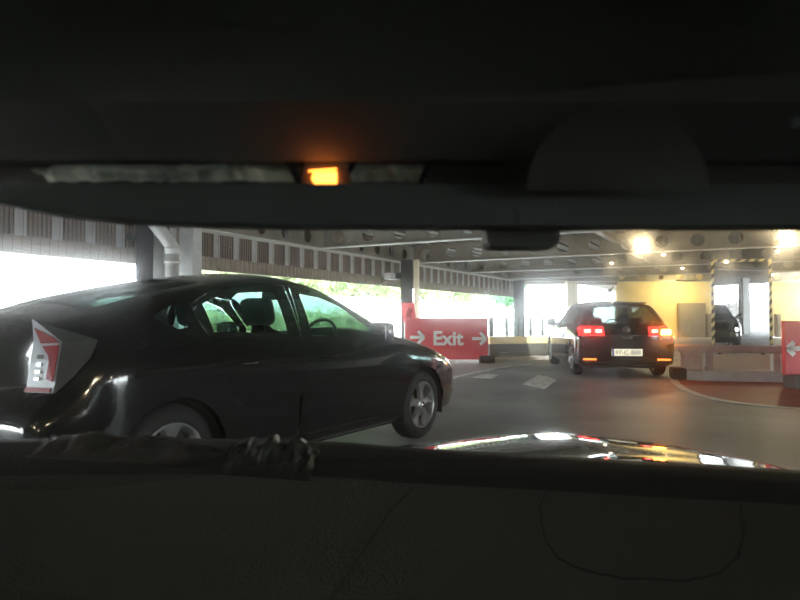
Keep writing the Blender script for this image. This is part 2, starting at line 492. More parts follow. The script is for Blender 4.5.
def polyline_strip(pts, w, z, name, label, mat='linepaint', zb=.0005):
    bm = bmesh.new(); L = []
    for i, p in enumerate(pts):
        a = pts[max(0, i-1)]; b = pts[min(len(pts)-1, i+1)]
        t = (b-a); t.z = 0; t.normalize(); n = Vector((-t.y, t.x, 0))
        L.append((p+n*w/2, p-n*w/2))
    for (a, b), (c, d) in zip(L, L[1:]):
        q = [Vector((*v.xy, z)) for v in (a, c, d, b)]
        bm.faces.new([bm.verts.new(v) for v in q])
    bmesh.ops.remove_doubles(bm, verts=bm.verts, dist=1e-4)
    bmesh.ops.recalc_face_normals(bm, faces=bm.faces)
    r = bmesh.ops.extrude_face_region(bm, geom=list(bm.faces))
    for v in [g for g in r['geom'] if isinstance(g, bmesh.types.BMVert)]: v.co.z = zb
    bmesh.ops.recalc_face_normals(bm, faces=bm.faces)
    return tag(link(name, bm, mat), label, 'marking')
def patch(pts, z, name, label, mat='linepaint', cat='marking'):
    bm = bmesh.new(); prism(bm, [p.xy for p in pts], .0005, z, 0)
    bmesh.ops.recalc_face_normals(bm, faces=bm.faces)
    return tag(link(name, bm, mat), label, cat)
edge = [gnd(*p) for p in ((671, 374), (672, 378), (675, 384), (684, 390), (697, 395), (715, 399.5), (740, 403.5), (768, 406.5), (800, 409), (850, 412))]
patch(edge + [gnd(1000, 412), gnd(900, 377), gnd(720, 372)], .006, 'painted_island', 'rust red painted floor island in front of the low barrier', 'redfloor', 'painted floor')
polyline_strip(edge, .13, .012, 'border_line', 'pale curved border line round the rust red floor island', 'white', .0062)
polyline_strip([gnd(*p) for p in ((440, 384), (455, 377), (472, 373), (497, 368), (530, 364))], .10, .008, 'lane_line', 'white lane line curving away below the Exit sign board')
patch([gnd(*p) for p in ((473, 377), (486, 374.2), (498, 375), (491, 378.5))], .008, 'arrow_marking', 'small worn white patch on the floor right of the lane line')
patch([gnd(*p) for p in ((522, 384), (538, 375), (549, 377), (556, 380), (545, 388.5))], .006, 'worn_marking', 'large worn white floor patch left of the black hatchback')

# ceiling deck with beams
CZ = 3.72
bm = bmesh.new(); box(bm, G(7, 12, CZ+.1), (36, 56, .2), GA)
for i in range(70):
    u = -10.5+i*.5
    box(bm, G(u, 12, CZ-.02), (.18, 56, .05), GA)
struct('ceiling', bm, 'deck')
def cell_beam(label, p0, p1, zb=3.08, h=.6, name='steel_beam', spacing=.95, hr=.19, group=None):
    """cellular beam: web with round openings, two flanges"""
    d = (p1-p0); L = d.length; a = math.atan2(d.y, d.x)
    t = thing(name, label, 'beam', (p0.x, p0.y, 0), a, group)
    bm = bmesh.new(); n = int(L/spacing); sp = L/n; zc = zb+h*.48; N = 16
    for i in range(n):
        cx = (i+.5)*sp
        x0, x1, z0, z1 = cx-sp/2, cx+sp/2, zb, zb+h
        for yo in (-.006, .006):
            circ = [bm.verts.new((cx+hr*math.cos(2*PI*k/N), yo, zc+hr*math.sin(2*PI*k/N))) for k in range(N)]
            sq = []
            for k in range(N):
                c, s = math.cos(2*PI*k/N), math.sin(2*PI*k/N)
                f = 1/max(abs(c)/(sp/2), (abs(s)/((z1-zc) if s > 0 else (zc-z0))))
                sq.append(bm.verts.new((cx+c*f, yo, zc+s*f)))
            for k in range(N): bm.faces.new((circ[k], circ[(k+1) % N], sq[(k+1) % N], sq[k]))
            # square corners
            for (xx, zz) in ((x0, z0), (x1, z0), (x1, z1), (x0, z1)):
                cv = bm.verts.new((xx, yo, zz))
                ds = sorted(sq, key=lambda v: (v.co-cv.co).length)[:2]
                bm.faces.new((cv, ds[0], ds[1]))
    link('web', bm, 'steel', t)
    bm = bmesh.new(); box(bm, (L/2, 0, zb-.012), (L, .22, .03)); link('bottom_flange', bm, 'steel_light', t)
    bm = bmesh.new(); box(bm, (L/2, 0, zb+h), (L, .22, .03)); link('top_flange', bm, 'steel', t)
    return t
WU = -10.41
UE = 22
lbls = ['pale cellular steel beam nearest behind the dark visor bar', 'second cellular steel beam, passing over the mirror with striped frame', 'third cellular steel beam, just beyond the mirror with striped frame', 'farthest slanting cellular steel beam before the cream wall']
for v, lb in zip((14.5, 20.1, 25.6, 31.0), lbls):
    ue = UE
    cell_beam(lb, G(WU+.15, v), G(ue, v))
cell_beam('cellular steel edge beam running above the striped rusty fascia', G(WU-.02, 2), G(WU-.02, 35.5), zb=3.08, h=.6, name='edge_beam')
cell_beam('cellular steel beam running along the top of the cream back wall', Vector((6.4, 34.6, 0)), Vector((30, 34.6, 0)), zb=3.1, h=.58, name='back_beam', spacing=1.05)
# secondary steel between the beams
for i, u in enumerate((-3.2, 4.5, 12.2)):
    t = thing('steel_beam', ['plain steel tie beam crossing above the Exit sign', 'plain steel tie beam crossing above the black hatchback', 'plain steel tie beam crossing on the right above the red left arrow sign'][i], 'beam', G(u, 14.5), GA+PI/2)
    bm = bmesh.new()
    L = 16.5
    for k in range(3):
        box(bm, (k*5.5+2.75, 0, 3.5), (5.25, .012, .3))
    link('web', bm, 'steel', t)
    bm = bmesh.new()
    for k in range(3): box(bm, (k*5.5+2.75, 0, 3.36), (5.25, .15, .02))
    link('bottom_flange', bm, 'steel_light', t)

# left fascia: corrugated sheet with pale strips
def fascia(v0, v1, u=WU-.28):
    t = thing('fascia_panel', 'rust brown corrugated fascia with pale strips along the open left side', 'fascia', G(u, v0), GA+PI/2)
    L = v1-v0; zb, zt = 2.19, 3.62; bd = 2.50
    bm = bmesh.new(); n = int(L/.081); st = L/n
    pr = []
    for i in range(n):
        x = i*st
        pr += [(x, 0), (x+st*.35, 0), (x+st*.5, .03), (x+st*.85, .03)]
    pr.append((L, 0))
    for (a, ya), (b, yb) in zip(pr, pr[1:]):
        q = [bm.verts.new((a, ya, bd)), bm.verts.new((b, yb, bd)), bm.verts.new((b, yb, zt)), bm.verts.new((a, ya, zt))]
        bm.faces.new(q)
    bmesh.ops.remove_doubles(bm, verts=bm.verts, dist=1e-4)
    link('corrugated_sheet', bm, 'rust', t)
    bm = bmesh.new(); x = .3; k = 0
    while x < L-.2:
        w = .20
        box(bm, (x, -.006, (bd+zt)/2), (w, .012, zt-bd)); box(bm, (x+.06, -.018, (bd+zt)/2), (.035, .014, zt-bd))
        x += .65; k += 1
    link('pale_strips', bm, 'rib', t)
    bm = bmesh.new(); box(bm, (L/2, .0, (zb+bd)/2), (L, .09, bd-zb))
    for i in range(int(L/.16)): box(bm, (i*.16+.08, -.05, (zb+bd)/2), (.05, .02, bd-zb))
    link('edge_band', bm, 'band', t)
    bm = bmesh.new(); box(bm, (L/2, -.06, 3.06), (L, .05, .035)); link('top_rail', bm, 'steel_light', t)
    return t
fascia(-9.0, 33.4)
bm = bmesh.new(); box(bm, G(WU-.3, 0.2, 1.1), (.25, 6.4, 2.2), GA); struct('sky_block_left', bm, 'deck')  # unseen wall piece added to keep sky reflection off the saloon's tail

# columns
def icolumn(name, label, p, h, rot, w=.5, dp=.42, mat='steel_dark', side='steel'):
    t = thing(name, label, 'column', (p.x, p.y, 0), rot)
    bm = bmesh.new(); box(bm, (0, -dp/2, h/2), (w, .03, h)); box(bm, (0, dp/2, h/2), (w, .03, h)); link('flange', bm, mat, t)
    bm = bmesh.new(); box(bm, (0, 0, h/2), (.03, dp-.03, h)); link('web', bm, side, t)
    bm = bmesh.new(); box(bm, (0, 0, .02), (w+.15, dp+.15, .04)); link('base_plate', bm, 'steel', t)
    return t
cp = at(407, 300, 21.4); cq = at(416.5, 300, 21.2); cp.z = cq.z = 0
c1 = icolumn('steel_column', 'dark steel column rising behind the Exit sign board', cp, 3.06, GA*.3, .36, .36)
bm = bmesh.new(); box(bm, (cq.x, cq.y, 1.53), (.16, .3, 3.06), GA*.3); tag(link('boxed_pipe', bm, 'cream'), 'cream boxed duct on the right side of the dark steel column', 'duct')
icolumn('steel_column', 'far dark steel column at the end of the rusty fascia', Vector((6.35, 33.3, 0)), 3.06, GA, .48, .4)
bm = bmesh.new(); box(bm, (9.4, 34.2, 1.54), (.6, .45, 3.08), bevel=.01); tag(link('column', bm, 'cream'), 'cream square column above the roof of the black hatchback', 'column')
# near column group at left
icolumn('steel_column', 'dark steel column left of the white elbow drainpipe', at(144, 300, 12.3)*Vector((1, 1, 0)), 3.6, .32, .30, .28)
t = thing('drainpipe', 'white drainpipe with an elbow beside the dark column', 'pipe', at(172, 300, 12.2)*Vector((1, 1, 0)))
pb = at(172, 300, 12.2)
def rel(px, py, d): return at(px, py, d)-Vector((pb.x, pb.y, 0))
bm = bmesh.new(); tube(bm, [rel(150, 212, 12.2), rel(153, 222, 12.2), rel(160, 231, 12.2), rel(168, 241, 12.2), rel(171.5, 247, 12.2), rel(172, 254, 12.2)], .135, 16); link('elbow', bm, 'pipe', t, True)
bm = bmesh.new(); z1 = rel(172, 254, 12.2).z; tube(bm, [(0, 0, 0), (0, 0, z1)], .13, 16); link('straight_pipe', bm, 'pipe', t, True)
for y in (249, 262):
    bm = bmesh.new(); tube(bm, [rel(172, y, 12.2)-Vector((0, 0, .03)), rel(172, y, 12.2)+Vector((0, 0, .03))], .15, 16); link('collar', bm, 'pipe', t, True)
bm = bmesh.new(); p = at(190, 300, 12.9); box(bm, (p.x, p.y, 1.8), (.40, .25, 3.6), GA, bevel=.01)
tag(link('concrete_pillar', bm, 'greypanel'), 'pale grey pillar just right of the white drainpipe', 'column')
bm = bmesh.new(); p = at(157, 300, 12.6); box(bm, (p.x, p.y, 1.5), (.30, .1, 3.0), GA+.3, bevel=.01)
tag(link('backing_panel', bm, 'greypanel'), 'grey backing panel between dark column and white drainpipe', 'panel')
# small flood lamps and boxes
t = thing('flood_lamp', 'small dark flood lamp on a bracket left of the dark column', 'lamp', at(131, 237, 12.2))
bm = bmesh.new(); box(bm, (0, 0, 0), (.14, .12, .12), bevel=.015); link('housing', bm, 'steel_dark', t)
bm = bmesh.new(); tube(bm, [(0, .05, 0), (.3, .1, 0), (.3, .1, -.2)], .018, 8); link('bracket', bm, 'steel_dark', t)
t = thing('junction_box', 'grey blue box fixed on the fascia left of the dark steel column', 'box', at(391, 276, 20.9))
bm = bmesh.new(); box(bm, (0, .2, 0), (.5, .25, .22), GA+PI/2, bevel=.02); link('case', bm, 'greypanel', t)
bm = bmesh.new(); box(bm, (.26, .15, .02), (.14, .2, .2), GA+PI/2, bevel=.02); link('bracket', bm, 'steel_dark', t)
t = thing('security_camera', 'small security camera on a curved arm beside the cream wall', 'camera', at(610, 291, 33))
bm = bmesh.new(); tube(bm, [(0, .3, .62), (.12, .2, .62), (.22, .1, .5), (.2, 0, .25), (.05, 0, .1)], .03, 8); link('arm', bm, 'steel', t, True)
bm = bmesh.new(); box(bm, (-.04, -.1, 0), (.16, .36, .2), bevel=.03); link('camera_body', bm, 'steel_dark', t)

# back wall
bm = bmesh.new()
box(bm, (21.3, 35.1, 1.86), (18.4, .3, 3.72)); struct('wall_back', bm, 'yellow_wall')
bm = bmesh.new(); box(bm, (9.2, 34.85, 3.45), (5.8, .2, .56)); box(bm, (9.2, 34.85, 3.03), (5.8, .25, .22)); struct('wall_back_lintel', bm, 'steel')
bm = bmesh.new(); slab3(bm, [Vector((12.1, 34.9, 3.0)), Vector((9.9, 34.9, 3.0)), Vector((12.1, 34.9, 2.55))], (0, .2, 0)); struct('trim_1', bm, 'whitewall')
bm = bmesh.new(); box(bm, G(UE+1.2, 24.5, 1.86), (.3, 27, 3.72), GA); struct('wall_right', bm, 'deck')

bm = bmesh.new(); box(bm, G(7, -15.9, 1.86), (36, .3, 3.72), GA); struct('wall_rear', bm, 'deck')

def cabinet(name, label, px0, px1, py0, py1, d, cat):
    a = at(px0, py0, d); b = at(px1, py1, d); zb = 0
    t = thing(name, label, cat, ((a.x+b.x)/2, d, 0)); w = b.x-a.x; h = a.z
    bm = bmesh.new(); box(bm, (0, .12, h/2), (w, .2, h), bevel=.01); link('frame', bm, 'door_grey', t)
    bm = bmesh.new(); box(bm, (0, .0, h/2), (w-.12, .04, h-.1), bevel=.008); lf = link('leaf', bm, 'door_grey', t)
    bm = bmesh.new(); tube(bm, [(w*.34, -.06, h*.5-.06), (w*.34, -.06, h*.5+.06)], .015, 8); box(bm, (w*.34, -.035, h*.5), (.02, .05, .02)); link('handle', bm, 'steel', lf)
    return t
cabinet('metal_door', 'brown grey door in the cream wall left of the mirror', 679, 706, 303, 346, 34.6, 'door')
cabinet('metal_cabinet', 'narrow grey cabinet between the door and the mirror', 706.8, 712, 314, 346, 34.6, 'cabinet')
cabinet('metal_cabinet', 'narrow grey cabinet right of the mirror by the red arrow sign', 776, 781, 314, 346, 34.6, 'cabinet')

# ceiling lamps
def lamp(px, py, d, big, label, rot=0):
    p = at(px, py, d); t = thing('ceiling_light', label, 'light', p)
    s = .165 if big else .08
    bm = bmesh.new(); box(bm, (0, 0, s*.42), (s*1.7, s*1.5, s*.5), rot, bevel=.01); link('housing', bm, 'steel', t)
    bm = bmesh.new(); bmesh.ops.create_uvsphere(bm, u_segments=16, v_segments=10, radius=1, matrix=Matrix.Rotation(rot, 4, 'Y') @ Matrix.Diagonal((s*.62, s*.5, s*.42, 1)))
    link('lens', bm, 'warm' if big else 'warm_small', t, True)
    bm = bmesh.new(); tube(bm, [(0, 0, s*.6), (0, 0, 3.70-p.z)], .012, 6); link('drop_rod', bm, 'steel', t)
    ld = bpy.data.lights.new('bulb', 'POINT'); ld.energy = 45 if big else 10; ld.color = (1, .80, .50); ld.shadow_soft_size = .07
    lo = bpy.data.objects.new('bulb', ld); C.objects.link(lo); lo.parent = t; lo.location = (0, -s*.2, -s*.75)
lamp(642, 241, 15.0, True, 'large glaring warm ceiling light above the black hatchback')
lamp(788, 233, 13.4, True, 'large glaring warm ceiling light in the upper right corner', .5)
lamp(612, 263, 21, False, 'small warm ceiling light above the left part of the hatchback roof')
lamp(664, 254.5, 18.3, False, 'small warm ceiling light just below and right of the large one')
lamp(683, 268, 23, False, 'small warm ceiling light left of the striped mirror frame')
lamp(778.5, 251, 17.5, False, 'small warm ceiling light below the large right one')
lamp(773, 274.5, 25, False, 'small warm ceiling light beside the upper right mirror corner')
lamp(727, 261.5, 17.4, False, 'small warm ceiling light just in front of the mirror top')
def lamp_at(p, label):
    t = thing('tube_light', label, 'light', p, 0, 'tube lights behind the viewpoint')
    bm = bmesh.new(); box(bm, (0, 0, .05), (.9, .16, .07), GA, bevel=.01); link('housing', bm, 'steel', t)
    bm = bmesh.new(); tube(bm, [(-.38, .2, -.01), (.38, -.2, -.01)], .03, 10); link('tube', bm, 'warm_small', t, True)
    ld = bpy.data.lights.new('bulb', 'POINT'); ld.energy = 45; ld.color = (1, .86, .66); ld.shadow_soft_size = .2  # point light added to brighten sign fronts, guard rail and hatchback rear
    lo = bpy.data.objects.new('bulb', ld); C.objects.link(lo); lo.parent = t; lo.location = (0, 0, -.26)
    for q in (-.25, .25):
        bm = bmesh.new(); tube(bm, [(q*.88, -q*.47, .07), (q*.88, -q*.47, 3.70-p.z)], .01, 6); link('drop_rod', bm, 'steel', t)
for (u, v) in ((5, -3), (9, -1), (1, -7), (12, 3), (6, -10)):
    lamp_at(G(u, v, 3.0), 'warm tube light hanging from the ceiling behind the viewpoint')
# wall washers by the back wall
def washer(x, label, e=260):
    t = thing('wall_light', label, 'light', (x, 33.2, 3.0))
    bm = bmesh.new(); box(bm, (0, 0, .05), (1.2, .12, .08), bevel=.01); link('housing', bm, 'steel', t)
    bm = bmesh.new(); tube(bm, [(0, 0, .08), (0, 0, .72)], .012, 6); link('drop_rod', bm, 'steel', t)
    ld = bpy.data.lights.new('bulb', 'AREA'); ld.energy = e; ld.color = (1, .78, .34); ld.size = 1.1; ld.size_y = .1; ld.shape = 'RECTANGLE'
    lo = bpy.data.objects.new('bulb', ld); C.objects.link(lo); lo.parent = t; lo.location = (0, .03, .0); lo.rotation_euler = (R(48), 0, 0)
washer(15.3, 'slim light washing the cream wall above the grey door', 115)
washer(22.8, 'slim light washing the cream wall right of the mirror', 115)

# mirror with hazard striped frame
Mc = Vector((10.0, 18.3, 0)); mw, mz0, mz1 = 1.52, .30, 2.74
def unmirror(p):
    return p-mn*(2*((p-Mc).dot(mn)))
_, mz0, mz1 = 1.46, .30, 2.74
mn = Vector((-.12, -.993, 0)).normalized(); ma = math.atan2(mn.x, -mn.y)   # local -Y looks along mn
t = thing('traffic_mirror', 'large rectangular mirror in a black and yellow striped frame', 'mirror', Mc, math.atan2(mn.y, mn.x)+PI/2)
bm = bmesh.new(); box(bm, (0, .0, (mz0+mz1)/2), (mw, .02, mz1-mz0)); link('mirror_pane', bm, 'mirror', t)
bm = bmesh.new(); box(bm, (0, .045, (mz0+mz1)/2), (mw+.1, .05, mz1-mz0+.1)); link('backing', bm, 'steel_dark', t)
bm = bmesh.new(); fw = .075
def stripes(a0, a1, fn):
    n = max(2, round((a1-a0)/.13))
    st = (a1-a0)/n
    for i in range(-1, n+1):
        q = [(a0+i*st, 0), (a0+(i+1)*st, 0), (a0+(i+1)*st+fw, fw), (a0+i*st+fw, fw)]
        q = [(min(max(a, a0), a1), b) for a, b in q]
        if len(set(q)) < 3: continue
        vs = []
        for a, b in q:
            if not vs or (fn(a, b)-vs[-1]).length > 1e-4: vs.append(fn(a, b))
        if (vs[0]-vs[-1]).length < 1e-4: vs.pop()
        if len(vs) >= 3: slab3(bm, vs, (0, .05, 0), i % 2)
hx = mw/2
stripes(-hx-fw, hx+fw, lambda a, b: Vector((a, -.03, mz1+b)))
stripes(-hx-fw, hx+fw, lambda a, b: Vector((a, -.03, mz0-fw+b)))
stripes(mz0, mz1, lambda a, b: Vector((-hx-fw+b, -.03, a)))
stripes(mz0, mz1, lambda a, b: Vector((hx+b, -.03, a)))
link('striped_frame', bm, ['haz_y', 'haz_k'], t)
bm = bmesh.new()
for sx in (-.0,): tube(bm, [(sx, .06, mz1), (sx, .06, 3.74)], .025, 8)
link('hanger', bm, 'steel', t)
for sx in (-.6, .6):
    bm = bmesh.new(); box(bm, (sx, .06, .13), (.08, .06, .26)); link('foot', bm, 'steel_dark', t)

# low guard rail on a concrete plinth at right
def rail_pt(px, d): return Vector(((px-400)/F*d, d, 0))
pa = rail_pt(686, 11.0); pbb = rail_pt(930, 10.1)
dv = (pbb-pa); L = dv.length; an = math.atan2(dv.y, dv.x)
t = thing('concrete_plinth', 'long pale concrete plinth under the guard rail', 'plinth', pa+Vector((0, 0, .0065)), an)
bm = bmesh.new(); box(bm, (L/2, .28, .086), (L, .5, .172), bevel=.015); link('block', bm, 'concrete', t)
t = thing('guard_rail', 'low brownish pink guard rail with posts below the mirror', 'barrier', pa+Vector((0, .2, .18)), an)
bm = bmesh.new()
tube(bm, [(-.12, 0, .40), (-.08, 0, .40), (L, 0, .40)], [.03, .05, .05], 14); box(bm, (L/2-.05, .02, .36), (L, .14, .1), bevel=.03); link('top_rail', bm, 'rail', t, True)
for px, w in ((714, .11), (777, .11), (850, .11)):
    x = (rail_pt(px, 10.9)-pa).dot(dv.normalized())
    bm = bmesh.new(); box(bm, (x, .02, .165), (w, .12, .33), bevel=.01); link('post', bm, 'rail', t)
bm = bmesh.new(); x0_ = (rail_pt(717.5, 10.9)-pa).dot(dv.normalized()); x1_ = (rail_pt(773.5, 10.8)-pa).dot(dv.normalized()); box(bm, ((x0_+x1_)/2, .06, .15), (x1_-x0_, .03, .26)); link('infill_panel', bm, 'cream', t)
bm = bmesh.new(); box(bm, (.16, .02, .165), (.34, .16, .33), bevel=.02); link('end_block', bm, 'rail', t)
bm = bmesh.new(); box(bm, (.42, -.02, .19), (.10, .02, .25), bevel=.005); link('white_plate', bm, 'white', t)
t = thing('rubber_block', 'dark rubber block at the left foot of the plinth', 'block', rail_pt(677, 11.2), an)
bm = bmesh.new(); box(bm, (0, 0, .12), (.24, .36, .2), bevel=.03); link('block', bm, 'rubber', t); 

def arrow(bm, cx, cz, w, h, y, dir=1, th=.05, depth=.008):
    """arrow with open head in the XZ plane"""
    def seg(a, b):
        a = Vector(a); b = Vector(b); d = (b-a).normalized(); n = Vector((-d.y, d.x))*th/2
        q = [a+n, a-n, b-n, b+n]
        slab3(bm, [Vector((p.x, y, p.y)) for p in q], (0, -depth, 0))
    tip = (cx+dir*w/2, cz)
    seg((cx-dir*w/2, cz), (tip[0]-dir*th*.3, cz))
    seg((cx+dir*(w/2-h*.5), cz+h/2), tip); seg((cx+dir*(w/2-h*.5), cz-h/2), tip)
def signboard(name, label, d, px0, px1, py0, py1):
    a = at(px0, py0, d); b = at(px1, py1, d)
    t = thing(name, label, 'sign', ((a.x+b.x)/2, d, 0))
    w = b.x-a.x; z0, z1 = max(b.z, .03), a.z
    bm = bmesh.new(); box(bm, (0, .06, (z0+z1)/2), (w, .1, z1-z0), bevel=.008); link('board', bm, 'sign_red', t)
    for sx in (-w/2+.15, w/2-.15):
        bm = bmesh.new(); box(bm, (sx, .08, z0/2+.01), (.12, .3, z0)); link('foot', bm, 'dark_panel', t)
    return t, w, z0, z1
d = 15.5
t, w, z0, z1 = signboard('exit_sign', 'red sign board reading Exit with white arrows', d, 405, 488, 318, 359.5)
def lx(px): return (px-400)/F*d - t.location.x
def lz(py): return CAMZ+(HOR-py)*d/F
link('lettering', fit_text('Exit', lx(433.5), lx(463.5), lz(345.5), lz(331), .005), 'sign_white', t)
bm = bmesh.new(); arrow(bm, lx(479), lz(338.6), lx(486)-lx(472), lz(332.5)-lz(344.5), .008, 1, .075); link('arrow', bm, 'sign_white', t)
bm = bmesh.new(); arrow(bm, lx(417), lz(337.3), lx(424)-lx(410), lz(331.3)-lz(343.3), .008, 1, .075); link('arrow', bm, 'sign_white', t)
bm = bmesh.new(); box(bm, (lx(483.5), .006, lz(356.4)), (.13, .008, .02)); link('small_mark', bm, 'sign_white', t)
d = 9.8
t, w, z0, z1 = signboard('arrow_sign', 'red sign board with a white arrow pointing left', d, 785, 855, 321, 375)
bm = bmesh.new(); arrow(bm, lx(797), lz(348.5), lx(807)-lx(787.5), lz(342)-lz(355), .008, -1, .075); link('arrow', bm, 'sign_white', t)

# barrier beside the Exit sign, with posts and panels
A0 = at(489.5, 300, 16.0); A1 = at(600, 300, 17.2); A0.z = A1.z = 0
dv = A1-A0; L = dv.length; an = math.atan2(dv.y, dv.x)
t = thing('barrier_wall', 'low dark barrier with a yellow top right of the Exit sign', 'barrier', A0, an)
bm = bmesh.new(); box(bm, (L/2, .1, .22), (L, .2, .40), bevel=.01); link('panel', bm, 'dark_panel', t)
bm = bmesh.new(); box(bm, (L/2, .1, .52), (L, .26, .19), bevel=.02); link('yellow_top', bm, 'wall_yellow', t)
bm = bmesh.new(); box(bm, (L/2, .06, .05), (L, .3, .1), bevel=.01); link('base', bm, 'concrete', t)
bm = bmesh.new(); box(bm, (.42, -.006, .20), (.24, .012, .02)); box(bm, (.5, -.006, .13), (.5, .012, .012)); link('small_mark', bm, 'steel_light', t)
t = thing('glass_balustrade', 'glass balustrade with dark posts on the yellow topped barrier', 'railing', A0+Vector((0, 0, .617)), an)
def along(px):
    r = (px-400)/F; return (r*A0.y-A0.x)/(dv.x-r*dv.y)*L
pxs = (493, 508.5, 520, 532.5, 544.5, 556, 568)
for k, px in enumerate(pxs):
    x = along(px); wd = .10 if k == 0 else .06
    bm = bmesh.new(); box(bm, (x, .1, .25), (wd, .06, .49)); link('post', bm, 'steel_dark', t)
    if k < 6:
        x2 = along(pxs[k+1])
        bm = bmesh.new(); box(bm, ((x+x2)/2, .1, .25), (x2-x-.08, .012, .40)); link('glass_panel', bm, 'clear', t)
t = thing('rubber_block', 'dark rubber feet under the right end of the Exit sign', 'block', at(490, 300, 15.35)*Vector((1, 1, 0)))
bm = bmesh.new(); box(bm, (-.08, 0, .085), (.36, .22, .17), bevel=.02); link('block', bm, 'rubber', t)

# red box on column behind the sign
t = thing('fire_point', 'red fire point box fixed at the foot of the dark column', 'box', at(407.5, 300, 19.4)*Vector((1, 1, 0)))
bm = bmesh.new(); 
pts = [(-.22, 1.56), (.2, 1.56), (.26, 1.12), (.2, .95), (-.12, .95)]
slab3(bm, [Vector((x, 0, z)) for x, z in pts], (0, .25, 0)); link('cover', bm, 'sign_red', t)
bm = bmesh.new(); box(bm, (.06, -.01, 1.25), (.16, .02, .3), Matrix.Rotation(.3, 4, 'Y')); link('fold', bm, 'lamp_red', t)
bm = bmesh.new(); box(bm, (0, .1, .48), (.2, .2, .96), bevel=.02); link('stand', bm, 'white', t)

# ----------------------------------------------------------------- outdoors
def leaf_blob(bm, c, r, n, size, seed):
    rr = random.Random(seed)
    for i in range(n):
        d = Vector((rr.gauss(0, 1), rr.gauss(0, 1), rr.gauss(0, 1))).normalized()
        k = 1 + .28*noise.noise(d*2.3+Vector((seed, 0, 0)))
        p = Vector(c)+Vector((d.x*r[0], d.y*r[1], d.z*r[2]))*k*rr.uniform(.72, 1.02)
        a = Vector((rr.gauss(0, 1), rr.gauss(0, 1), rr.gauss(0, 1))).normalized()
        b = a.cross(Vector((rr.gauss(0, 1), rr.gauss(0, 1), rr.gauss(0, 1)))).normalized()
        s = size*rr.uniform(.6, 1.3)
        bm.faces.new([bm.verts.new(p-a*s), bm.verts.new(p+b*s*.5), bm.verts.new(p+a*s), bm.verts.new(p-b*s*.5)])
def core(bm, c, r, seed):
    q = bmesh.ops.create_icosphere(bm, subdivisions=3, radius=1)
    for v in q['verts']:
        d = v.co.normalized(); k = .86*(1 + .28*noise.noise(d*2.3+Vector((seed, 0, 0))))
        v.co = Vector(c)+Vector((d.x*r[0], d.y*r[1], d.z*r[2]))*k
def tree(px, d, h, rad, cz, label, seed, mat='leaf'):
    p = rail_pt(px, d)
    t = thing('tree', label, 'tree', p, 0, 'trees beyond the open side')
    bm = bmesh.new(); tube(bm, [(0, 0, -.22), (.05, 0, cz*.5), (-.05, .1, cz)], [.22, .17, .12], 10); link('trunk', bm, 'bark', t, True)
    bm = bmesh.new(); core(bm, (0, 0, cz), (rad, rad, h), seed); leaf_blob(bm, (0, 0, cz), (rad, rad, h), 900, .32, seed); link('crown', bm, mat, t)
for i, (px, lab) in enumerate(((205, 'tree whose leaves show in the slit over the Prius-shaped roof'), (262, ''), (318, ''), (352, ''), (388, ''), (436, ''), (470, ''), (506, ''))):
    lab = ['yellow green tree in the slit above the black saloon roof left end', 'yellow green tree in the slit above the black saloon roof middle', 'yellow green tree showing above the black saloon windscreen', 'yellow green tree under the fascia left of the grey blue box', 'yellow green tree just left of the dark steel column', 'yellow green tree just right of the dark steel column', 'green tree above the word on the Exit sign', 'darker green tree above the right arrow of the Exit sign'][i]
    r_ = (px-400)/F
    d = 22/(.4742-.8804*r_)+4.2+(i % 2)*4.5
    tree(px, d, 2.1+.3*(i % 2), 2.2+.3*(i % 2), 4.3+.5*(i % 2), lab, i+3, 'leaf_dark' if i == 7 else 'leaf')
bm = bmesh.new(); box(bm, G(-22, 32, 1.1), (.3, 64, 2.64), GA)
tag(link('boundary_wall', bm, 'whitewall'), 'bright white boundary wall beyond the open side', 'wall')
# hedge and fence seen through the car windows
bm = bmesh.new()
rr = random.Random(5)
for i in range(16):
    c = G(-13.6, 8.2+i*.9, .55)
    core(bm, c, (.62, .62, .85), i); leaf_blob(bm, c, (.66, .66, .9), 420, .07, i+40)
tag(link('hedge', bm, 'leaf'), 'green hedge seen through the side windows of the black saloon', 'hedge')
t = thing('mesh_fence', 'pale mesh fence standing behind the green hedge', 'fence', G(-14.5, 7.5, 0), GA+PI/2)
for k in range(6):
    bm = bmesh.new(); box(bm, (k*2.8, 0, .7), (.07, .07, 2.0)); link('post', bm, 'fence', t)
bm = bmesh.new()
for z in (.3, .7, 1.1, 1.3, 1.5, 1.68): box(bm, (7, 0, z), (14, .02, .025))
for k in range(70): box(bm, (k*.2+.1, 0, .7), (.015, .015, 1.96))
link('mesh_panel', bm, 'fence', t)

# outdoor ramp with railing beyond the open right side, seen in the mirror
def virt(px, d):
    return unmirror(Vector(((px-400)/F*d, d, 0)))
ra_, rb_ = virt(706, 48), virt(800, 48)
dv = rb_-ra_; L = dv.length; an = math.atan2(dv.y, dv.x)
t = thing('ramp', 'grey concrete ramp with a railing, reflected in the mirror', 'ramp', ra_, an)
bm = bmesh.new(); n = 12; sg_ = 1 if Vector((-math.sin(an), math.cos(an), 0)).dot(ra_-Mc) > 0 else -1
top = []
for k in range(n+1):
    x = k*L/n; z = 1.0+1.75*(x/4.8)**.8
    top.append((x, z))
va = [[bm.verts.new((x, y0, zz)) for (y0, zz) in ((0, z), (3*sg_, z), (3*sg_, -.22), (0, -.22))] for x, z in top]
for A, B in zip(va, va[1:]):
    for j in range(4): bm.faces.new((A[j], A[(j+1) % 4], B[(j+1) % 4], B[j]))
bm.faces.new(va[0]); bm.faces.new(va[-1][::-1]); bmesh.ops.recalc_face_normals(bm, faces=bm.faces)
link('ramp_slab', bm, 'concrete', t)
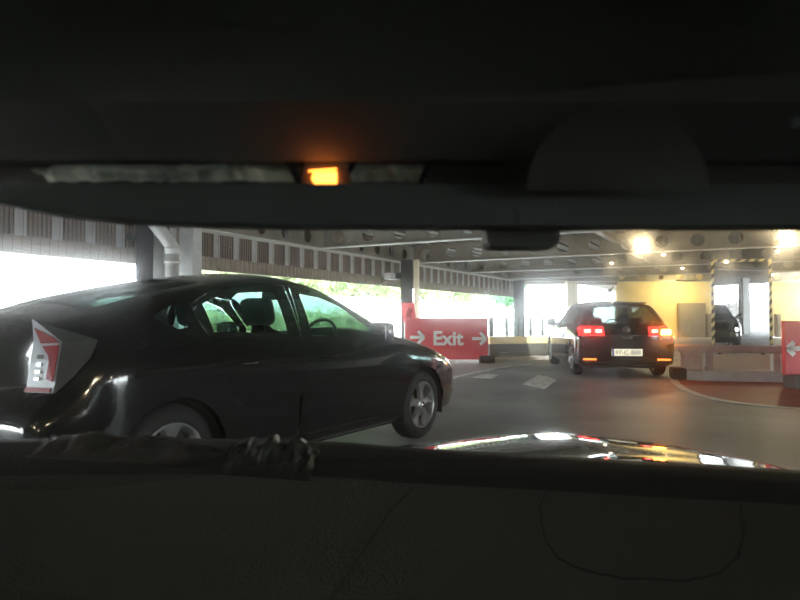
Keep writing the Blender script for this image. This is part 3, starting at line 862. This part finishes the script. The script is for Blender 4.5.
for yy in (.1*sg_, 2.9*sg_):
    bm = bmesh.new(); tube(bm, [(x, yy, z+1.05) for x, z in top], .045, 8); link('handrail', bm, 'steel', t, True)
    bm = bmesh.new()
    for (xa, za), (xb, zb) in zip(top, top[1:]):
        tube(bm, [(xa, yy, za), (xa, yy, za+1.05)], .035, 6)
    link('balusters', bm, 'steel', t)
p = virt(744, 41)
icolumn('steel_column', 'grey steel column reflected in the middle of the mirror', p, 3.7, GA, .5, .4, 'greypanel')

# ================================================================= black saloon at left (side on)
P_r = [
 ring(.05, .60, .03, .50, .56, .52, .55, .60, .26),
 ring(.16, .70, .04, .66, .64, .60, .70, .74, .24),
 ring(.40, .80, .05, .74, .74, .70, .79, .83, .22),
 ring(.75, .90, .06, .76, .84, .80, .82, .868, .22),
 ring(1.10, .985, .07, .745, .925, .88, .82, .872, .22),
 ring(1.32, 1.04, .08, .735, .965, .925, .82, .872, .22),
 ring(1.62, 1.19, .07, .70, 1.10, .965, .81, .872, .22),
 ring(2.00, 1.355, .06, .655, 1.255, .975, .805, .872, .22),
 ring(2.30, 1.43, .05, .63, 1.335, .985, .80, .872, .22),
 ring(2.65, 1.45, .04, .62, 1.355, 1.00, .80, .872, .22),
 ring(3.00, 1.415, .04, .61, 1.325, 1.02, .795, .872, .22),
 ring(3.40, 1.345, .045, .60, 1.27, 1.04, .785, .872, .22),
 ring(3.75, 1.27, .05, .60, 1.185, 1.05, .77, .868, .24),
 ring(3.96, 1.21, .05, .61, 1.135, 1.04, .75, .862, .26),
 ring(4.08, 1.165, .04, .60, 1.10, 1.02, .71, .815, .28, 0, .8, .3),
 ring(4.16, 1.14, .035, .58, 1.08, 1.00, .67, .755, .29, 0, .8, .8),
 ring(4.20, 1.12, .03, .56, 1.065, .99, .63, .71, .30, 0, .8, 1.2),
]
# photo shows the wheel at this depth; the car stands parallel to the fascia
head = -math.atan2(.546, .836)
fw = Vector((.18, 5.80, 0)); fd = Vector((.546, .836, 0)); rt = Vector((.836, -.546, 0))
porigin = fw + fd*.93 - rt*.80
spec = dict(paint='paint_black', w=.865, wheels=(.93, 3.63), arch=.36, cap=.04, low=1.0, lean=0, wide=1.25, wr=.315, corner=45,
 regions=[
  ('door', 'side', [[(1.40, .30), (1.40, .62), (1.50, .96), (1.95, 1.27), (2.35, 1.345), (2.50, 1.35), (2.55, .95), (2.55, .30)]], 'paint_black'),
  ('door', 'side', [[(2.552, .30), (2.552, .95), (2.505, 1.352), (2.8, 1.345), (3.15, 1.31), (3.40, 1.2), (3.42, .98), (3.22, .62), (3.1, .30)]], 'paint_black'),
  ('side_window', 'side', [[(1.67, .985), (1.69, 1.02), (1.98, 1.20), (2.20, 1.265), (2.42, 1.285), (2.42, .985)]], 'glass_green'),
  ('side_window', 'side', [[(2.68, 1.01), (2.68, 1.29), (2.9, 1.285), (3.15, 1.255), (3.31, 1.2), (3.31, 1.03)]], 'glass_green'),
  ('quarter_window', 'side', [[(3.46, 1.16), (3.50, 1.20), (3.68, 1.125), (3.56, 1.05), (3.49, 1.06)]], 'glass_green'),
  ('quarter_window', 'side', [[(1.50, .975), (1.53, 1.03), (1.58, 1.05), (1.57, .98)]], 'glass_green'),
  ('windscreen', 'top', [[(-.60, 1.36), (-.42, 1.27), (.42, 1.27), (.60, 1.36), (.55, 1.98), (.4, 2.03), (-.4, 2.03), (-.55, 1.98)]], 'glass_green'),
  ('rear_window', 'top', [[(-.50, 3.2), (.50, 3.2), (.52, 3.98), (-.52, 3.98)]], 'glass_dark'),
 ], proud={'tail_lamp': .004, 'reflector': .006, 'red_lens': .007})
prius, pbody = build_car('saloon_car', 'black saloon seen side on at the left, tail to the left', porigin, head, P_r, spec)
# tail lamp: a shell over the rear corner, from outline points (s, side, z)
def tail(sg):
    t2 = bpy.data.objects.new('tail_lamp', None); C.objects.link(t2); t2.parent = prius; t2['label'] = 'smoky clear tail lamp'
    def quadgrid(A, B, n, m, mat, name, out=0.0):
        bm = bmesh.new(); A = [Vector(p) for p in A]; B = [Vector(p) for p in B]
        rows = []
        for i in range(len(A)):
            rows.append([bm.verts.new(A[i].lerp(B[i], j/m)+Vector((0, 0, 0))) for j in range(m+1)])
        for a, b in zip(rows, rows[1:]):
            for j in range(m): bm.faces.new((a[j], a[j+1], b[j+1], b[j]))
        bmesh.ops.recalc_face_normals(bm, faces=bm.faces)
        bm.normal_update()
        c = Vector((sg*.3, -3.8, .9))
        ct = sum((v.co for v in bm.verts), Vector())/len(bm.verts)
        if bm.faces[:][0].normal.dot(ct-c) < 0: bmesh.ops.reverse_faces(bm, faces=bm.faces)
        bm.normal_update()
        r = bmesh.ops.extrude_face_region(bm, geom=list(bm.faces))
        return link(name, bm, mat, t2, False)
    def Q(s_, x, z): return Vector((sg*x, -s_, z))
    # outline rows from top to bottom: inner edge, ridge, outer edge
    inner = [Q(4.245, .515, 1.112), Q(4.25, .545, 1.00), Q(4.265, .545, .90), Q(4.275, .545, .81), Q(4.285, .545, .745)]
    ridge = [Q(4.24, .545, 1.098), Q(4.185, .69, .995), Q(4.205, .70, .90), Q(4.22, .705, .81), Q(4.235, .70, .745)]
    outer = [Q(4.22, .57, 1.09), Q(4.07, .815, 1.005), Q(4.10, .805, .92), Q(4.17, .765, .82), Q(4.23, .715, .745)]
    quadgrid(inner, ridge, 1, 6, 'lamp_silver', 'reflector')
    quadgrid(ridge, outer, 1, 6, 'lamp_clear', 'outer_lens')
    def P3(u, v):
        v = v*4; k = min(int(v), 3); f = v-k
        return inner[k].lerp(inner[k+1], f).lerp(ridge[k].lerp(ridge[k+1], f), u)+Vector((0, -.006, 0))
    def shape(pts, mat, name):
        bm = bmesh.new(); slab3(bm, [P3(*p) for p in pts], (0, -.006, 0)); link(name, bm, mat, t2)
    shape([(.30, .10), (.95, .20), (.97, .26), (.35, .28)], 'lamp_red', 'red_lens')
    shape([(.40, .31), (.96, .29), (.97, .50), (.96, .78), (.72, .74), (.74, .50), (.66, .42)], 'lamp_red', 'red_lens')
    shape([(.06, .90), (.95, .90), (.97, .99), (.03, .99)], 'lamp_red', 'red_lens')
    for v in (.42, .52, .62, .72):
        shape([(.30, v), (.48, v), (.48, v+.05), (.30, v+.05)], 'lamp_clear', 'small_bulb')
tail(1); tail(-1)
seat(prius, .36, -2.12, top=.97, head=1.25, w=.56, hw=.3); seat(prius, -.36, -2.17, top=.95, head=1.24)
seat(prius, 0, -3.05, w=1.2, top=.98, head=1.20, bench=True)
steering(prius, .36, -1.85, .93)
bm = bmesh.new(); box(bm, (0, -1.55, .84), (1.4, .45, .22), bevel=.06); link('dashboard', bm, 'trim', prius, True)
bm = bmesh.new(); box(bm, (0, -2.4, .21), (1.5, 3.6, .04)); link('underfloor', bm, 'trim', prius)
bm = bmesh.new(); box(bm, (0, -3.6, .95), (1.3, .7, .03)); link('parcel_shelf', bm, 'trim', prius)
door_mirror(prius, .80, -1.70, .975, 1, 'paint_black'); door_mirror(prius, -.80, -1.70, .975, -1, 'paint_black')
bm = bmesh.new(); box(bm, (0, -2.02, 1.30), (.24, .03, .07), bevel=.012); tube(bm, [(0, -2.02, 1.32), (0, -1.98, 1.37)], .01, 6); link('interior_mirror', bm, 'trim', prius, True)
for sg in (1, -1):
    for y in (-2.30, -3.12):
        bm = bmesh.new(); tube(bm, [(sg*.872, y+.08, .83), (sg*.90, y+.05, .835), (sg*.90, y-.05, .835), (sg*.872, y-.08, .83)], .012, 8); link('door_handle', bm, 'paint_black', prius, True)
for sx in (-.45, .45):
    bm = bmesh.new(); tube(bm, [(sx, -4.44, .42), (sx+.12, -4.44, .42)], .012, 6); link('rear_reflector', bm, 'lamp_red', prius)

# ================================================================= black hatchback (rear view)
G_r = [
 ring(.04, .62, .03, .55, .58, .54, .60, .68, .24),
 ring(.14, .72, .04, .70, .67, .63, .74, .80, .20),
 ring(.45, .86, .05, .76, .80, .76, .82, .88, .18),
 ring(.90, .95, .06, .77, .90, .86, .84, .899, .18),
 ring(1.20, 1.01, .07, .76, .94, .90, .84, .899, .18),
 ring(1.50, 1.16, .07, .72, 1.06, .93, .83, .899, .18),
 ring(1.90, 1.37, .06, .66, 1.25, .94, .825, .899, .18),
 ring(2.20, 1.44, .05, .64, 1.33, .945, .825, .899, .18),
 ring(2.70, 1.455, .05, .63, 1.35, .95, .825, .899, .18),
 ring(3.20, 1.44, .05, .62, 1.335, .96, .82, .899, .18),
 ring(3.60, 1.415, .05, .61, 1.31, .97, .81, .899, .2, .05),
 ring(3.92, 1.395, .05, .60, 1.28, .965, .80, .895, .22, .22),
 ring(4.10, 1.36, .045, .585, 1.24, .955, .775, .88, .24, .50),
 ring(4.18, 1.32, .04, .565, 1.21, .94, .745, .85, .27, .58),
]
gspec = dict(paint='paint_golf', w=.89, wheels=(.86, 3.48), arch=.37, cap=.05, lean=.58, wide=.6, wr=.325, spokes=9,
 regions=[
  ('door', 'side', [[(1.30, .30), (1.30, .62), (1.42, .92), (1.88, 1.25), (2.3, 1.345), (2.50, 1.35), (2.50, .30)]], 'paint_golf'),
  ('door', 'side', [[(2.504, .30), (2.504, 1.35), (2.9, 1.345), (3.3, 1.32), (3.45, .95), (3.08, .62), (3.0, .30)]], 'paint_golf'),
  ('side_window', 'side', [[(1.52, .96), (1.9, 1.2), (2.25, 1.29), (2.46, 1.30), (2.46, .965)]], 'glass_golf'),
  ('side_window', 'side', [[(2.54, .97), (2.54, 1.30), (2.95, 1.295), (3.25, 1.26), (3.40, .985)]], 'glass_golf'),
  ('windscreen', 'top', [[(-.66, 1.26), (-.4, 1.2), (.4, 1.2), (.66, 1.26), (.56, 1.86), (.4, 1.92), (-.4, 1.92), (-.56, 1.86)]], 'glass_golf'),
  ('rear_window', 'rear', [[(-.62, .99), (.62, .99), (.50, 1.29), (.3, 1.31), (-.3, 1.31), (-.50, 1.29)]], 'glass_golf'),
  ('tail_lamp', 'rear', [[(-.40, .94), (-.395, .775), (-.84, .775), (-.84, .91), (-.78, .955)]], 'lamp_red_on'),
  ('tail_lamp', 'rear', [[(.40, .94), (.395, .775), (.84, .775), (.84, .91), (.78, .955)]], 'lamp_red_on'),
  ('lower_bumper', 'rear', [[(-.8, .30), (.8, .30), (.76, .2), (-.76, .2)]], 'trim'),
 ], proud={'tail_lamp': .004})
gh = -R(5)
gfd = Vector((math.sin(-gh), math.cos(gh), 0))
gc = Vector((4.14, 11.45, 0))
golf, gbody = build_car('hatchback_car', 'black hatchback seen from behind with red tail lamps lit', gc+gfd*4.2, gh, G_r, gspec)
for x in (-.36, .36): seat(golf, x, -2.2, top=.95, head=1.17)
seat(golf, 0, -2.95, w=1.2, top=.93, head=1.10, bench=True)
steering(golf, .36, -1.78, .9)
bm = bmesh.new(); box(bm, (0, -1.45, .84), (1.45, .45, .2), bevel=.06); link('dashboard', bm, 'trim', golf, True)
bm = bmesh.new(); box(bm, (0, -2.1, .19), (1.5, 3.7, .05)); link('underfloor', bm, 'trim', golf)
bm = bmesh.new(); box(bm, (0, -3.75, .93), (1.3, .5, .03)); link('parcel_shelf', bm, 'trim', golf)
door_mirror(golf, .85, -1.6, .99, 1, 'paint_golf'); door_mirror(golf, -.85, -1.6, .99, -1, 'paint_golf')
RY = -4.245
bm = bmesh.new(); box(bm, (.0, RY-.008, .475), (.54, .012, .125)); pl = link('number_plate', bm, 'plate', golf)
bm = bmesh.new(); box(bm, (-.25, RY-.016, .475), (.035, .006, .12)); link('blue_strip', bm, 'blue', pl)
link('plate_lettering', fit_text('97-C-888', -.21, .24, .437, .513, RY-.012, .003, .0), 'ink', pl)
# round badge with V and W strokes
bm = bmesh.new(); n = 32; R0 = .058
yb = RY+.045
ptsb = [(R0*math.cos(2*PI*k/n), yb, .885+R0*math.sin(2*PI*k/n)) for k in range(n+1)]
tube(bm, ptsb, .006, 6, cap=False)
def stroke(a, b): tube(bm, [(a[0], yb-.003, a[1]), (b[0], yb-.003, b[1])], .005, 6)
for a, b in (((-.024, .935), (0, .892)), ((.024, .935), (0, .892)), ((-.048, .915), (-.022, .835)), ((-.022, .835), (0, .878)), ((0, .878), (.022, .835)), ((.022, .835), (.048, .915))): stroke(a, b)
link('round_badge', bm, 'chrome', golf, True)
def seg_lamp(x, z, w, h, mat, name, y=None):
    yy = RY+.012 if y is None else y
    bm = bmesh.new(); box(bm, (x, yy, z), (w, .02, h), bevel=.006); return link(name, bm, mat, golf)
for sx in (-.70, -.50): seg_lamp(sx, .865, .11, .055, 'brake', 'lit_segment')
seg_lamp(.50, .865, .10, .05, 'brake', 'lit_segment', RY+.02)
o = seg_lamp(.70, .845, .17, .085, 'amber', 'indicator', RY+.02); o['label'] = 'lit amber indicator'
for sx in (-.66, .66): seg_lamp(sx, .345, .24, .035, 'amber_dim', 'rear_reflector', RY+.02)
for sx in (-.42, -.50): 
    pass
bm = bmesh.new(); box(bm, (0, -3.84, 1.385), (.9, .16, .03), bevel=.012); link('roof_spoiler', bm, 'paint_golf', golf, True)
for sg in (1, -1):
    bm = bmesh.new(); bmesh.ops.create_uvsphere(bm, u_segments=16, v_segments=10, radius=.065, matrix=Matrix.Translation((sg*.66, -.17, .64))); link('headlamp', bm, 'headlamp', golf, True)
ld = bpy.data.lights.new('beam', 'SPOT'); ld.energy = 60; ld.spot_size = R(80); ld.color = (1, .97, .9); ld.shadow_soft_size = .06
for sg in (1, -1):
    lo = bpy.data.objects.new('headlamp_beam', ld); C.objects.link(lo); lo.parent = golf; lo.location = (sg*.66, -.08, .64); lo.rotation_euler = (R(84), 0, 0)
ld = bpy.data.lights.new('amber bulb', 'POINT'); ld.energy = 2; ld.color = (1, .35, .05); ld.shadow_soft_size = .05
lo = bpy.data.objects.new('indicator_bulb', ld); C.objects.link(lo); lo.parent = golf; lo.location = (.74, RY-.12, .845)

# a dark car to the right of the frame, seen only in the mirror
S_r = [[(a, x, z*1.13) for a, x, z in r] for r in G_r]
lampv = Vector(((735-400)/F*22.3, 22.3, 0))
fv = Vector((-.36, -.93, 0)).normalized()                # the way the reflected car seems to face
fr = (fv-mn*(2*fv.dot(mn))).normalized()
sh = math.atan2(-fr.x, fr.y)
rr_ = Vector((fr.y, -fr.x, 0))
pl_ = unmirror(lampv)
side_ = 1 if (unmirror(Vector((lampv.x-1, lampv.y, 0)))-pl_).dot(rr_) > 0 else -1
suv_o = pl_+fr*.2+rr_*side_*.66
sspec = dict(paint='paint_golf', w=.89, wheels=(.86, 3.48), arch=.38, cap=.05, lean=.58, wide=.9, wr=.34, regions=[
  ('side_window', 'side', [[(1.52, 1.085), (1.9, 1.356), (2.25, 1.457), (2.46, 1.469), (2.46, 1.09)]], 'glass_golf'),
  ('side_window', 'side', [[(2.54, 1.096), (2.54, 1.469), (2.95, 1.463), (3.25, 1.42), (3.40, 1.113)]], 'glass_golf'),
  ('windscreen', 'top', [[(-.66, 1.26), (-.4, 1.2), (.4, 1.2), (.66, 1.26), (.56, 1.86), (.4, 1.92), (-.4, 1.92), (-.56, 1.86)]], 'glass_golf')])
suv, _b = build_car('dark_car', 'dark car with a bright headlamp, reflected in the striped mirror', suv_o, sh, S_r, sspec)
for x in (-.36, .36): seat(suv, x, -2.2, top=1.05, head=1.27)
bm = bmesh.new(); box(bm, (0, -2.1, .22), (1.5, 3.7, .05)); link('underfloor', bm, 'trim', suv)
bm = bmesh.new(); box(bm, (0, -1.45, .95), (1.45, .45, .2), bevel=.06); link('dashboard', bm, 'trim', suv, True)
door_mirror(suv, .85, -1.6, 1.12, 1, 'paint_golf'); door_mirror(suv, -.85, -1.6, 1.12, -1, 'paint_golf')
for sg in (1, -1):
    bm = bmesh.new(); bmesh.ops.create_uvsphere(bm, u_segments=16, v_segments=10, radius=.085, matrix=Matrix.Translation((sg*.66, -.15, .66))); link('headlamp', bm, 'headlamp', suv, True)
bm = bmesh.new(); box(bm, (0, -.02, .5), (.9, .05, .18), bevel=.02)
link('grille', bm, 'trim', suv)

# ================================================================= the car we sit in
OS = 2.0; OX = .30      # bumper distance ahead of the lens, centre line offset
O_r = [
 ring(.05, .62, .03, .55, .58, .54, .60, .68, .24),
 ring(.16, .71, .05, .68, .66, .62, .74, .80, .22),
 ring(.42, .815, .11, .72, .73, .69, .80, .87, .20),
 ring(.70, .885, .17, .74, .76, .72, .82, .89, .20),
 ring(.90, .909, .18, .76, .80, .76, .83, .90, .20),
 ring(1.08, .917, .18, .78, .82, .78, .84, .90, .20),
 ring(1.20, .945, .14, .78, .87, .83, .84, .90, .20),
 ring(1.55, 1.196, .08, .72, 1.08, .93, .83, .90, .20),
 ring(1.80, 1.345, .06, .68, 1.24, .94, .825, .90, .20),
 ring(2.10, 1.42, .05, .65, 1.31, .945, .825, .90, .20),
 ring(2.70, 1.45, .05, .63, 1.34, .95, .825, .90, .20),
 ring(3.20, 1.43, .05, .62, 1.32, .96, .82, .90, .20),
 ring(3.80, 1.33, .05, .60, 1.23, .97, .80, .895, .22),
 ring(4.15, 1.15, .05, .585, 1.06, .955, .775, .88, .24, .2),
 ring(4.28, 1.08, .04, .565, .99, .93, .745, .85, .27, .2),
]
ospec = dict(paint='paint_own', w=.89, wheels=(.86, 3.48), arch=.36, cap=.05, lean=.2, wr=.32,
 regions=[
  ('bonnet', 'top', [[(-.70, .18), (.70, .18), (.76, .7), (.76, 1.09), (-.76, 1.09), (-.76, .7)]], 'paint_own'),
  ('windscreen', 'top', [[(-.76, 1.22), (-.45, 1.13), (.45, 1.13), (.76, 1.22), (.64, 1.72), (.45, 1.78), (-.45, 1.78), (-.64, 1.72)]], 'screen'),
  ('rear_window', 'top', [[(-.5, 3.7), (.5, 3.7), (.52, 4.1), (-.52, 4.1)]], 'glass_golf'),
  ('side_window', 'side', [[(1.60, .97), (1.9, 1.16), (2.25, 1.26), (2.46, 1.28), (2.46, .965)]], 'glass_golf'),
  ('side_window', 'side', [[(2.54, .97), (2.54, 1.28), (2.95, 1.285), (3.25, 1.25), (3.40, .985)]], 'glass_golf'),
 ])
own, obody = build_car('own_car', 'dark car interior and glossy bonnet in the foreground', Vector((OX, OS, 0)), 0, O_r, ospec)
def part(name, bm, mat, smooth=False, label=None):
    o = link(name, bm, mat, own, smooth, loc=(-OX, -OS, 0))
    if label: o['label'] = label
    return o
# dashboard: profile lofted across, coordinates are world (lens at 0, 0, 1.12)
def zc(x, d, y): return CAMZ+(HOR-y)*d/F
EDGE = [(-300, 437), (0, 438), (230, 438), (340, 441), (400, 446), (470, 450), (560, 455), (620, 459), (700, 463), (800, 469), (1000, 482)]
def tab(T, x):
    for (a, ya), (b, yb) in zip(T, T[1:]):
        if a <= x <= b: return ya+(yb-ya)*(x-a)/(b-a)
    return T[0][1] if x < T[0][0] else T[-1][1]
def dprof(x):
    e = abs(x-OX); cur = .07*(e/.8)**2
    dd = .83-cur
    ze = CAMZ+(HOR-tab(EDGE, 400+x/dd*F))*dd/F
    dl = dd-.09
    return [(.28, ze-.45), (.28, ze-.2), (.33, ze-.13), (.45, ze-.075), (dl-.06, ze-.032), (dl-.01, ze-.020), (dl, ze-.016), (dl+.02, ze-.011), (dd-.02, ze-.001), (dd, ze), (dd+.012, ze-.012), (dd+.02, ze-.10)]
bm = bmesh.new()
xs = [-.66+i*.03 for i in range(58)]; rows = []
for x in xs: rows.append([bm.verts.new((x, a, b)) for a, b in dprof(x)])
for A, B in zip(rows, rows[1:]):
    for j in range(len(A)-1):
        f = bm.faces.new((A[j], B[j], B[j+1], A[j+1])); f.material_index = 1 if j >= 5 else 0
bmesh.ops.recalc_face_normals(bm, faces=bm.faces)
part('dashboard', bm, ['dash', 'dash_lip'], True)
def dash_z(x, d):
    P = dprof(x)[1:10]
    for (a, za), (b, zb) in zip(P, P[1:]):
        if a <= d <= b: return za+(zb-za)*(d-a)/(b-a+1e-9)
    return P[-1][1] if d > P[-1][0] else P[0][1]
def on_dash(px, py):
    """where the line of sight through px, py meets the dashboard"""
    d = .32
    while d < .84:
        x = (px-400)/F*d; z = CAMZ+(HOR-py)*d/F
        if dash_z(x, d) > z: break
        d += .002
    return Vector((x, d, dash_z(x, d)))
def on_dash_line(pts, r, name, mat):
    bm = bmesh.new(); q = []
    for (a, b), (c, e) in zip(pts, pts[1:]):
        for k in range(6): q.append(on_dash(a+(c-a)*k/6, b+(e-b)*k/6)+Vector((0, 0, .0005)))
    q.append(on_dash(*pts[-1])+Vector((0, 0, .0005)))
    tube(bm, q, r, 6); part(name, bm, mat, True)
on_dash_line([(412, 488), (395, 505), (370, 540), (345, 580), (330, 600), (318, 620)], .0006, 'dashboard_seam', 'dash_lip')
on_dash_line([(545, 492), (539, 505), (540, 520), (545, 540), (556, 556), (580, 568), (620, 576), (680, 579), (715, 572), (735, 555), (741, 530), (738, 505)], .0008, 'airbag_panel_edge', 'dash_lip')
# roof lining, visor bars
def face_strip(pts_lo, pts_hi, d, name, mat, th=.012, dz=0, smooth=False, label=None, dhi=None):
    """upright slab between two edges given as photo positions at depth d"""
    bm = bmesh.new(); n = len(pts_lo)
    dhi = dhi or d
    F1 = [at(*p, d) for p in pts_lo]; F2 = [at(*p, dhi) for p in pts_hi]
    B1 = [p+Vector((0, th, 0)) for p in F1]; B2 = [p+Vector((0, th, 0)) for p in F2]
    rows = [[bm.verts.new(p) for p in r] for r in (F1, F2, B2, B1)]
    for j in range(4):
        A, B = rows[j], rows[(j+1) % 4]
        for i in range(n-1): bm.faces.new((A[i], A[i+1], B[i+1], B[i]))
    bm.faces.new([r[0] for r in rows]); bm.faces.new([r[-1] for r in rows][::-1])
    bmesh.ops.recalc_face_normals(bm, faces=bm.faces)
    return part(name, bm, mat, smooth, label)
lowx = [-90, -60, -30, 0, 30, 60, 100, 150, 200, 300, 400, 600, 800, 1000]
lowy = [184, 190, 196.5, 203, 209.5, 214, 218, 221, 223, 224.5, 225, 225, 225, 225]
upx = lowx
face_strip([(x, y) for x, y in zip(lowx, lowy)], [(x, 183) for x in lowx], .36, 'sun_visor', 'visor', th=.022)
face_strip([(x, 183.2) for x in lowx], [(x, 157) for x in lowx], .385, 'slot_back', 'console', th=.006)
face_strip([(x, 159) for x in lowx], [(x, 100) for x in lowx], .37, 'visor_panel', 'visor', th=.02, dhi=.335)
# dusty strip inside the slot
bm = bmesh.new(); n = 60; ra = random.Random(3)
r1 = []; r2 = []
for i in range(n+1):
    px = 34+i*(392/n)
    tp = 161.5+ra.uniform(-1, 1)+(6 if i < 3 else 0); bt = 182-ra.uniform(0, 2) - (8 if i < 2 else 0)
    r1.append(bm.verts.new(at(px, tp, .383+ra.uniform(-.002, 0)))); r2.append(bm.verts.new(at(px, bt, .380+ra.uniform(-.002, 0))))
mid = [bm.verts.new((a.co+b.co)/2+Vector((0, -.004+ra.uniform(-.003, .002), ra.uniform(-.001, .001)))) for a, b in zip(r1, r2)]
for i in range(n):
    bm.faces.new((r1[i], r1[i+1], mid[i+1], mid[i])); bm.faces.new((mid[i], mid[i+1], r2[i+1], r2[i]))
part('slot_trim', bm, 'dusty')
for (a, b) in ((288, 302), (345, 352), (421, 431)):
    bm = bmesh.new(); q = [at(a+6, 160, .374), at(a+12, 160, .374), at(b-8, 184, .374), at(b-14, 184, .374)] if a > 300 else [at(a-4, 160, .374), at(a+4, 160, .374), at(b+2, 184, .374), at(b-6, 184, .374)]
    slab3(bm, q, (0, .004, 0)); part('dark_notch', bm, 'trim')  # black slab imitates the darkness of a diagonal gap in the strip
bm = bmesh.new(); slab3(bm, [at(304, 158, .373), at(345, 158, .373), at(352, 184, .373), at(300, 184, .373)], (0, .004, 0)); part('lamp_recess', bm, 'console')
bm = bmesh.new(); slab3(bm, [at(313, 171.5, .371), at(336, 171, .371), at(336, 184, .371), at(315, 184, .371), at(311, 178, .371)], (0, .003, 0))
part('courtesy_lamp', bm, 'map_lamp', label='glowing orange lamp')
bm = bmesh.new(); slab3(bm, [at(308, 169.6, .3715), at(336, 167.4, .3715), at(336, 168.6, .3715), at(308, 170.6, .3715)], (0, .001, 0)); part('courtesy_lamp_edge', bm, 'map_lamp')
# roof lining curving back over the lens
bm = bmesh.new(); rows = []
for i in range(30):
    x = -.36+i*.048; rr_ = []
    for (dd, zz) in ((.36, 1.243), (.35, 1.262), (.33, 1.285), (.29, 1.305), (.22, 1.318), (.10, 1.33), (-.2, 1.35), (-.8, 1.37), (-1.4, 1.34), (-1.9, 1.22), (-2.15, 1.0)):
        e = max(0, abs(x-OX)-.35)
        rr_.append(bm.verts.new((x, dd, min(zz, 1.40)-e*e*.6)))
    rows.append(rr_)
for A, B in zip(rows, rows[1:]):
    for j in range(len(A)-1): bm.faces.new((A[j], A[j+1], B[j+1], B[j]))
part('roof_lining', bm, 'lining', True)
# rounded console bulge at right, clip
bm = bmesh.new(); q = []
for k in range(19):
    a = PI*k/18; q.append(at(620+92*math.cos(a), 190-88*math.sin(a)*1.0, .340))
c0 = bm.verts.new(at(620, 170, .322)); vs = [bm.verts.new(p) for p in q]
for a, b in zip(vs, vs[1:]): bm.faces.new((c0, a, b))
bm.faces.new((c0, vs[-1], vs[0]))
part('roof_console', bm, 'console', True)
bm = bmesh.new(); box(bm, at(799, 119, .33), (.004, .004, .003), bevel=.0008); box(bm, at(799, 124, .33), (.004, .004, .0015), bevel=.0004); part('visor_clip', bm, 'alloy')
# sensor housing on the windscreen
bm = bmesh.new()
P4 = [at(487, 229, .40), at(489, 244.5, .40), at(493, 247, .40), at(556, 246, .40), at(560, 244, .40), at(562, 228, .40), at(560, 215, .40), at(490, 215, .40)]
slab3(bm, P4, (0, .03, 0)); bmesh.ops.bevel(bm, geom=list(bm.edges), offset=.0015, segments=2, affect='EDGES')
part('sensor_housing', bm, 'visor')
# things lying on the dashboard
def crumple(px0, px1, top, bot, seed, name, label, mat, cat, h=.012, dnear=.64, dfar=.76):
    ra = random.Random(seed); n, m = 26, 12
    bm = bmesh.new(); rows = []
    for i in range(n+1):
        u = i/n; col = []
        for j in range(m+1):
            v = j/m
            px = px0+(px1-px0)*u
            env = math.sin(PI*min(max(u, .0), 1))**.35*math.sin(PI*v)**.7
            d = dnear+(dfar-dnear)*v
            x = (px-400)/F*(dnear+dfar)/2
            x += .006*noise.noise(Vector((u*5, v*5, seed)))
            base = dash_z(x, d)+.0015
            k = noise.noise(Vector((u*7+seed, v*4, seed*1.7)))
            k2 = abs(noise.noise(Vector((u*16+seed, v*9, 3))))
            col.append(bm.verts.new((x, d, base+env*h*(1+.9*k-.8*k2))))
        rows.append(col)
    for A, B in zip(rows, rows[1:]):
        for j in range(m): bm.faces.new((A[j], B[j], B[j+1], A[j+1]))
    r = bmesh.ops.extrude_face_region(bm, geom=list(bm.faces))
    for g in r['geom']:
        if isinstance(g, bmesh.types.BMVert): g.co.z += .0008
    bmesh.ops.recalc_face_normals(bm, faces=bm.faces)
    tag(link(name, bm, mat), label, cat)
crumple(48, 226, 430, 460, 4, 'folded_cover', 'long dark brown folded cover lying on the left of the dashboard', 'paper', 'cover', h=.011, dnear=.71, dfar=.785)
crumple(232, 316, 425, 462, 9, 'plastic_wrapper', 'crumpled dark plastic wrapper lying on the dashboard', 'wrap', 'wrapper', h=.017, dnear=.70, dfar=.79)
# ================================================================= light and camera
w = bpy.data.worlds.new('sky'); bpy.context.scene.world = w; w.use_nodes = True
nt = w.node_tree; nt.nodes.clear()
bg = nt.nodes.new('ShaderNodeBackground'); bg.inputs[0].default_value = (.90, .97, 1, 1); bg.inputs[1].default_value = 9.0
ow = nt.nodes.new('ShaderNodeOutputWorld'); nt.links.new(bg.outputs[0], ow.inputs[0])

cam = bpy.data.cameras.new('camera'); co = bpy.data.objects.new('camera', cam); C.objects.link(co)
co.location = (0, 0, CAMZ); co.rotation_euler = (R(90)+math.atan(17/F), 0, 0)
cam.sensor_width = 36; cam.lens = F/800*36; cam.clip_start = .02; cam.clip_end = 500
cam.dof.use_dof = True; cam.dof.focus_distance = 10; cam.dof.aperture_fstop = 11
bpy.context.scene.camera = co
vs = bpy.context.scene.view_settings
vs.view_transform = 'Standard'; vs.look = 'None'; vs.exposure = .95; vs.gamma = 1; vs.use_curve_mapping = False
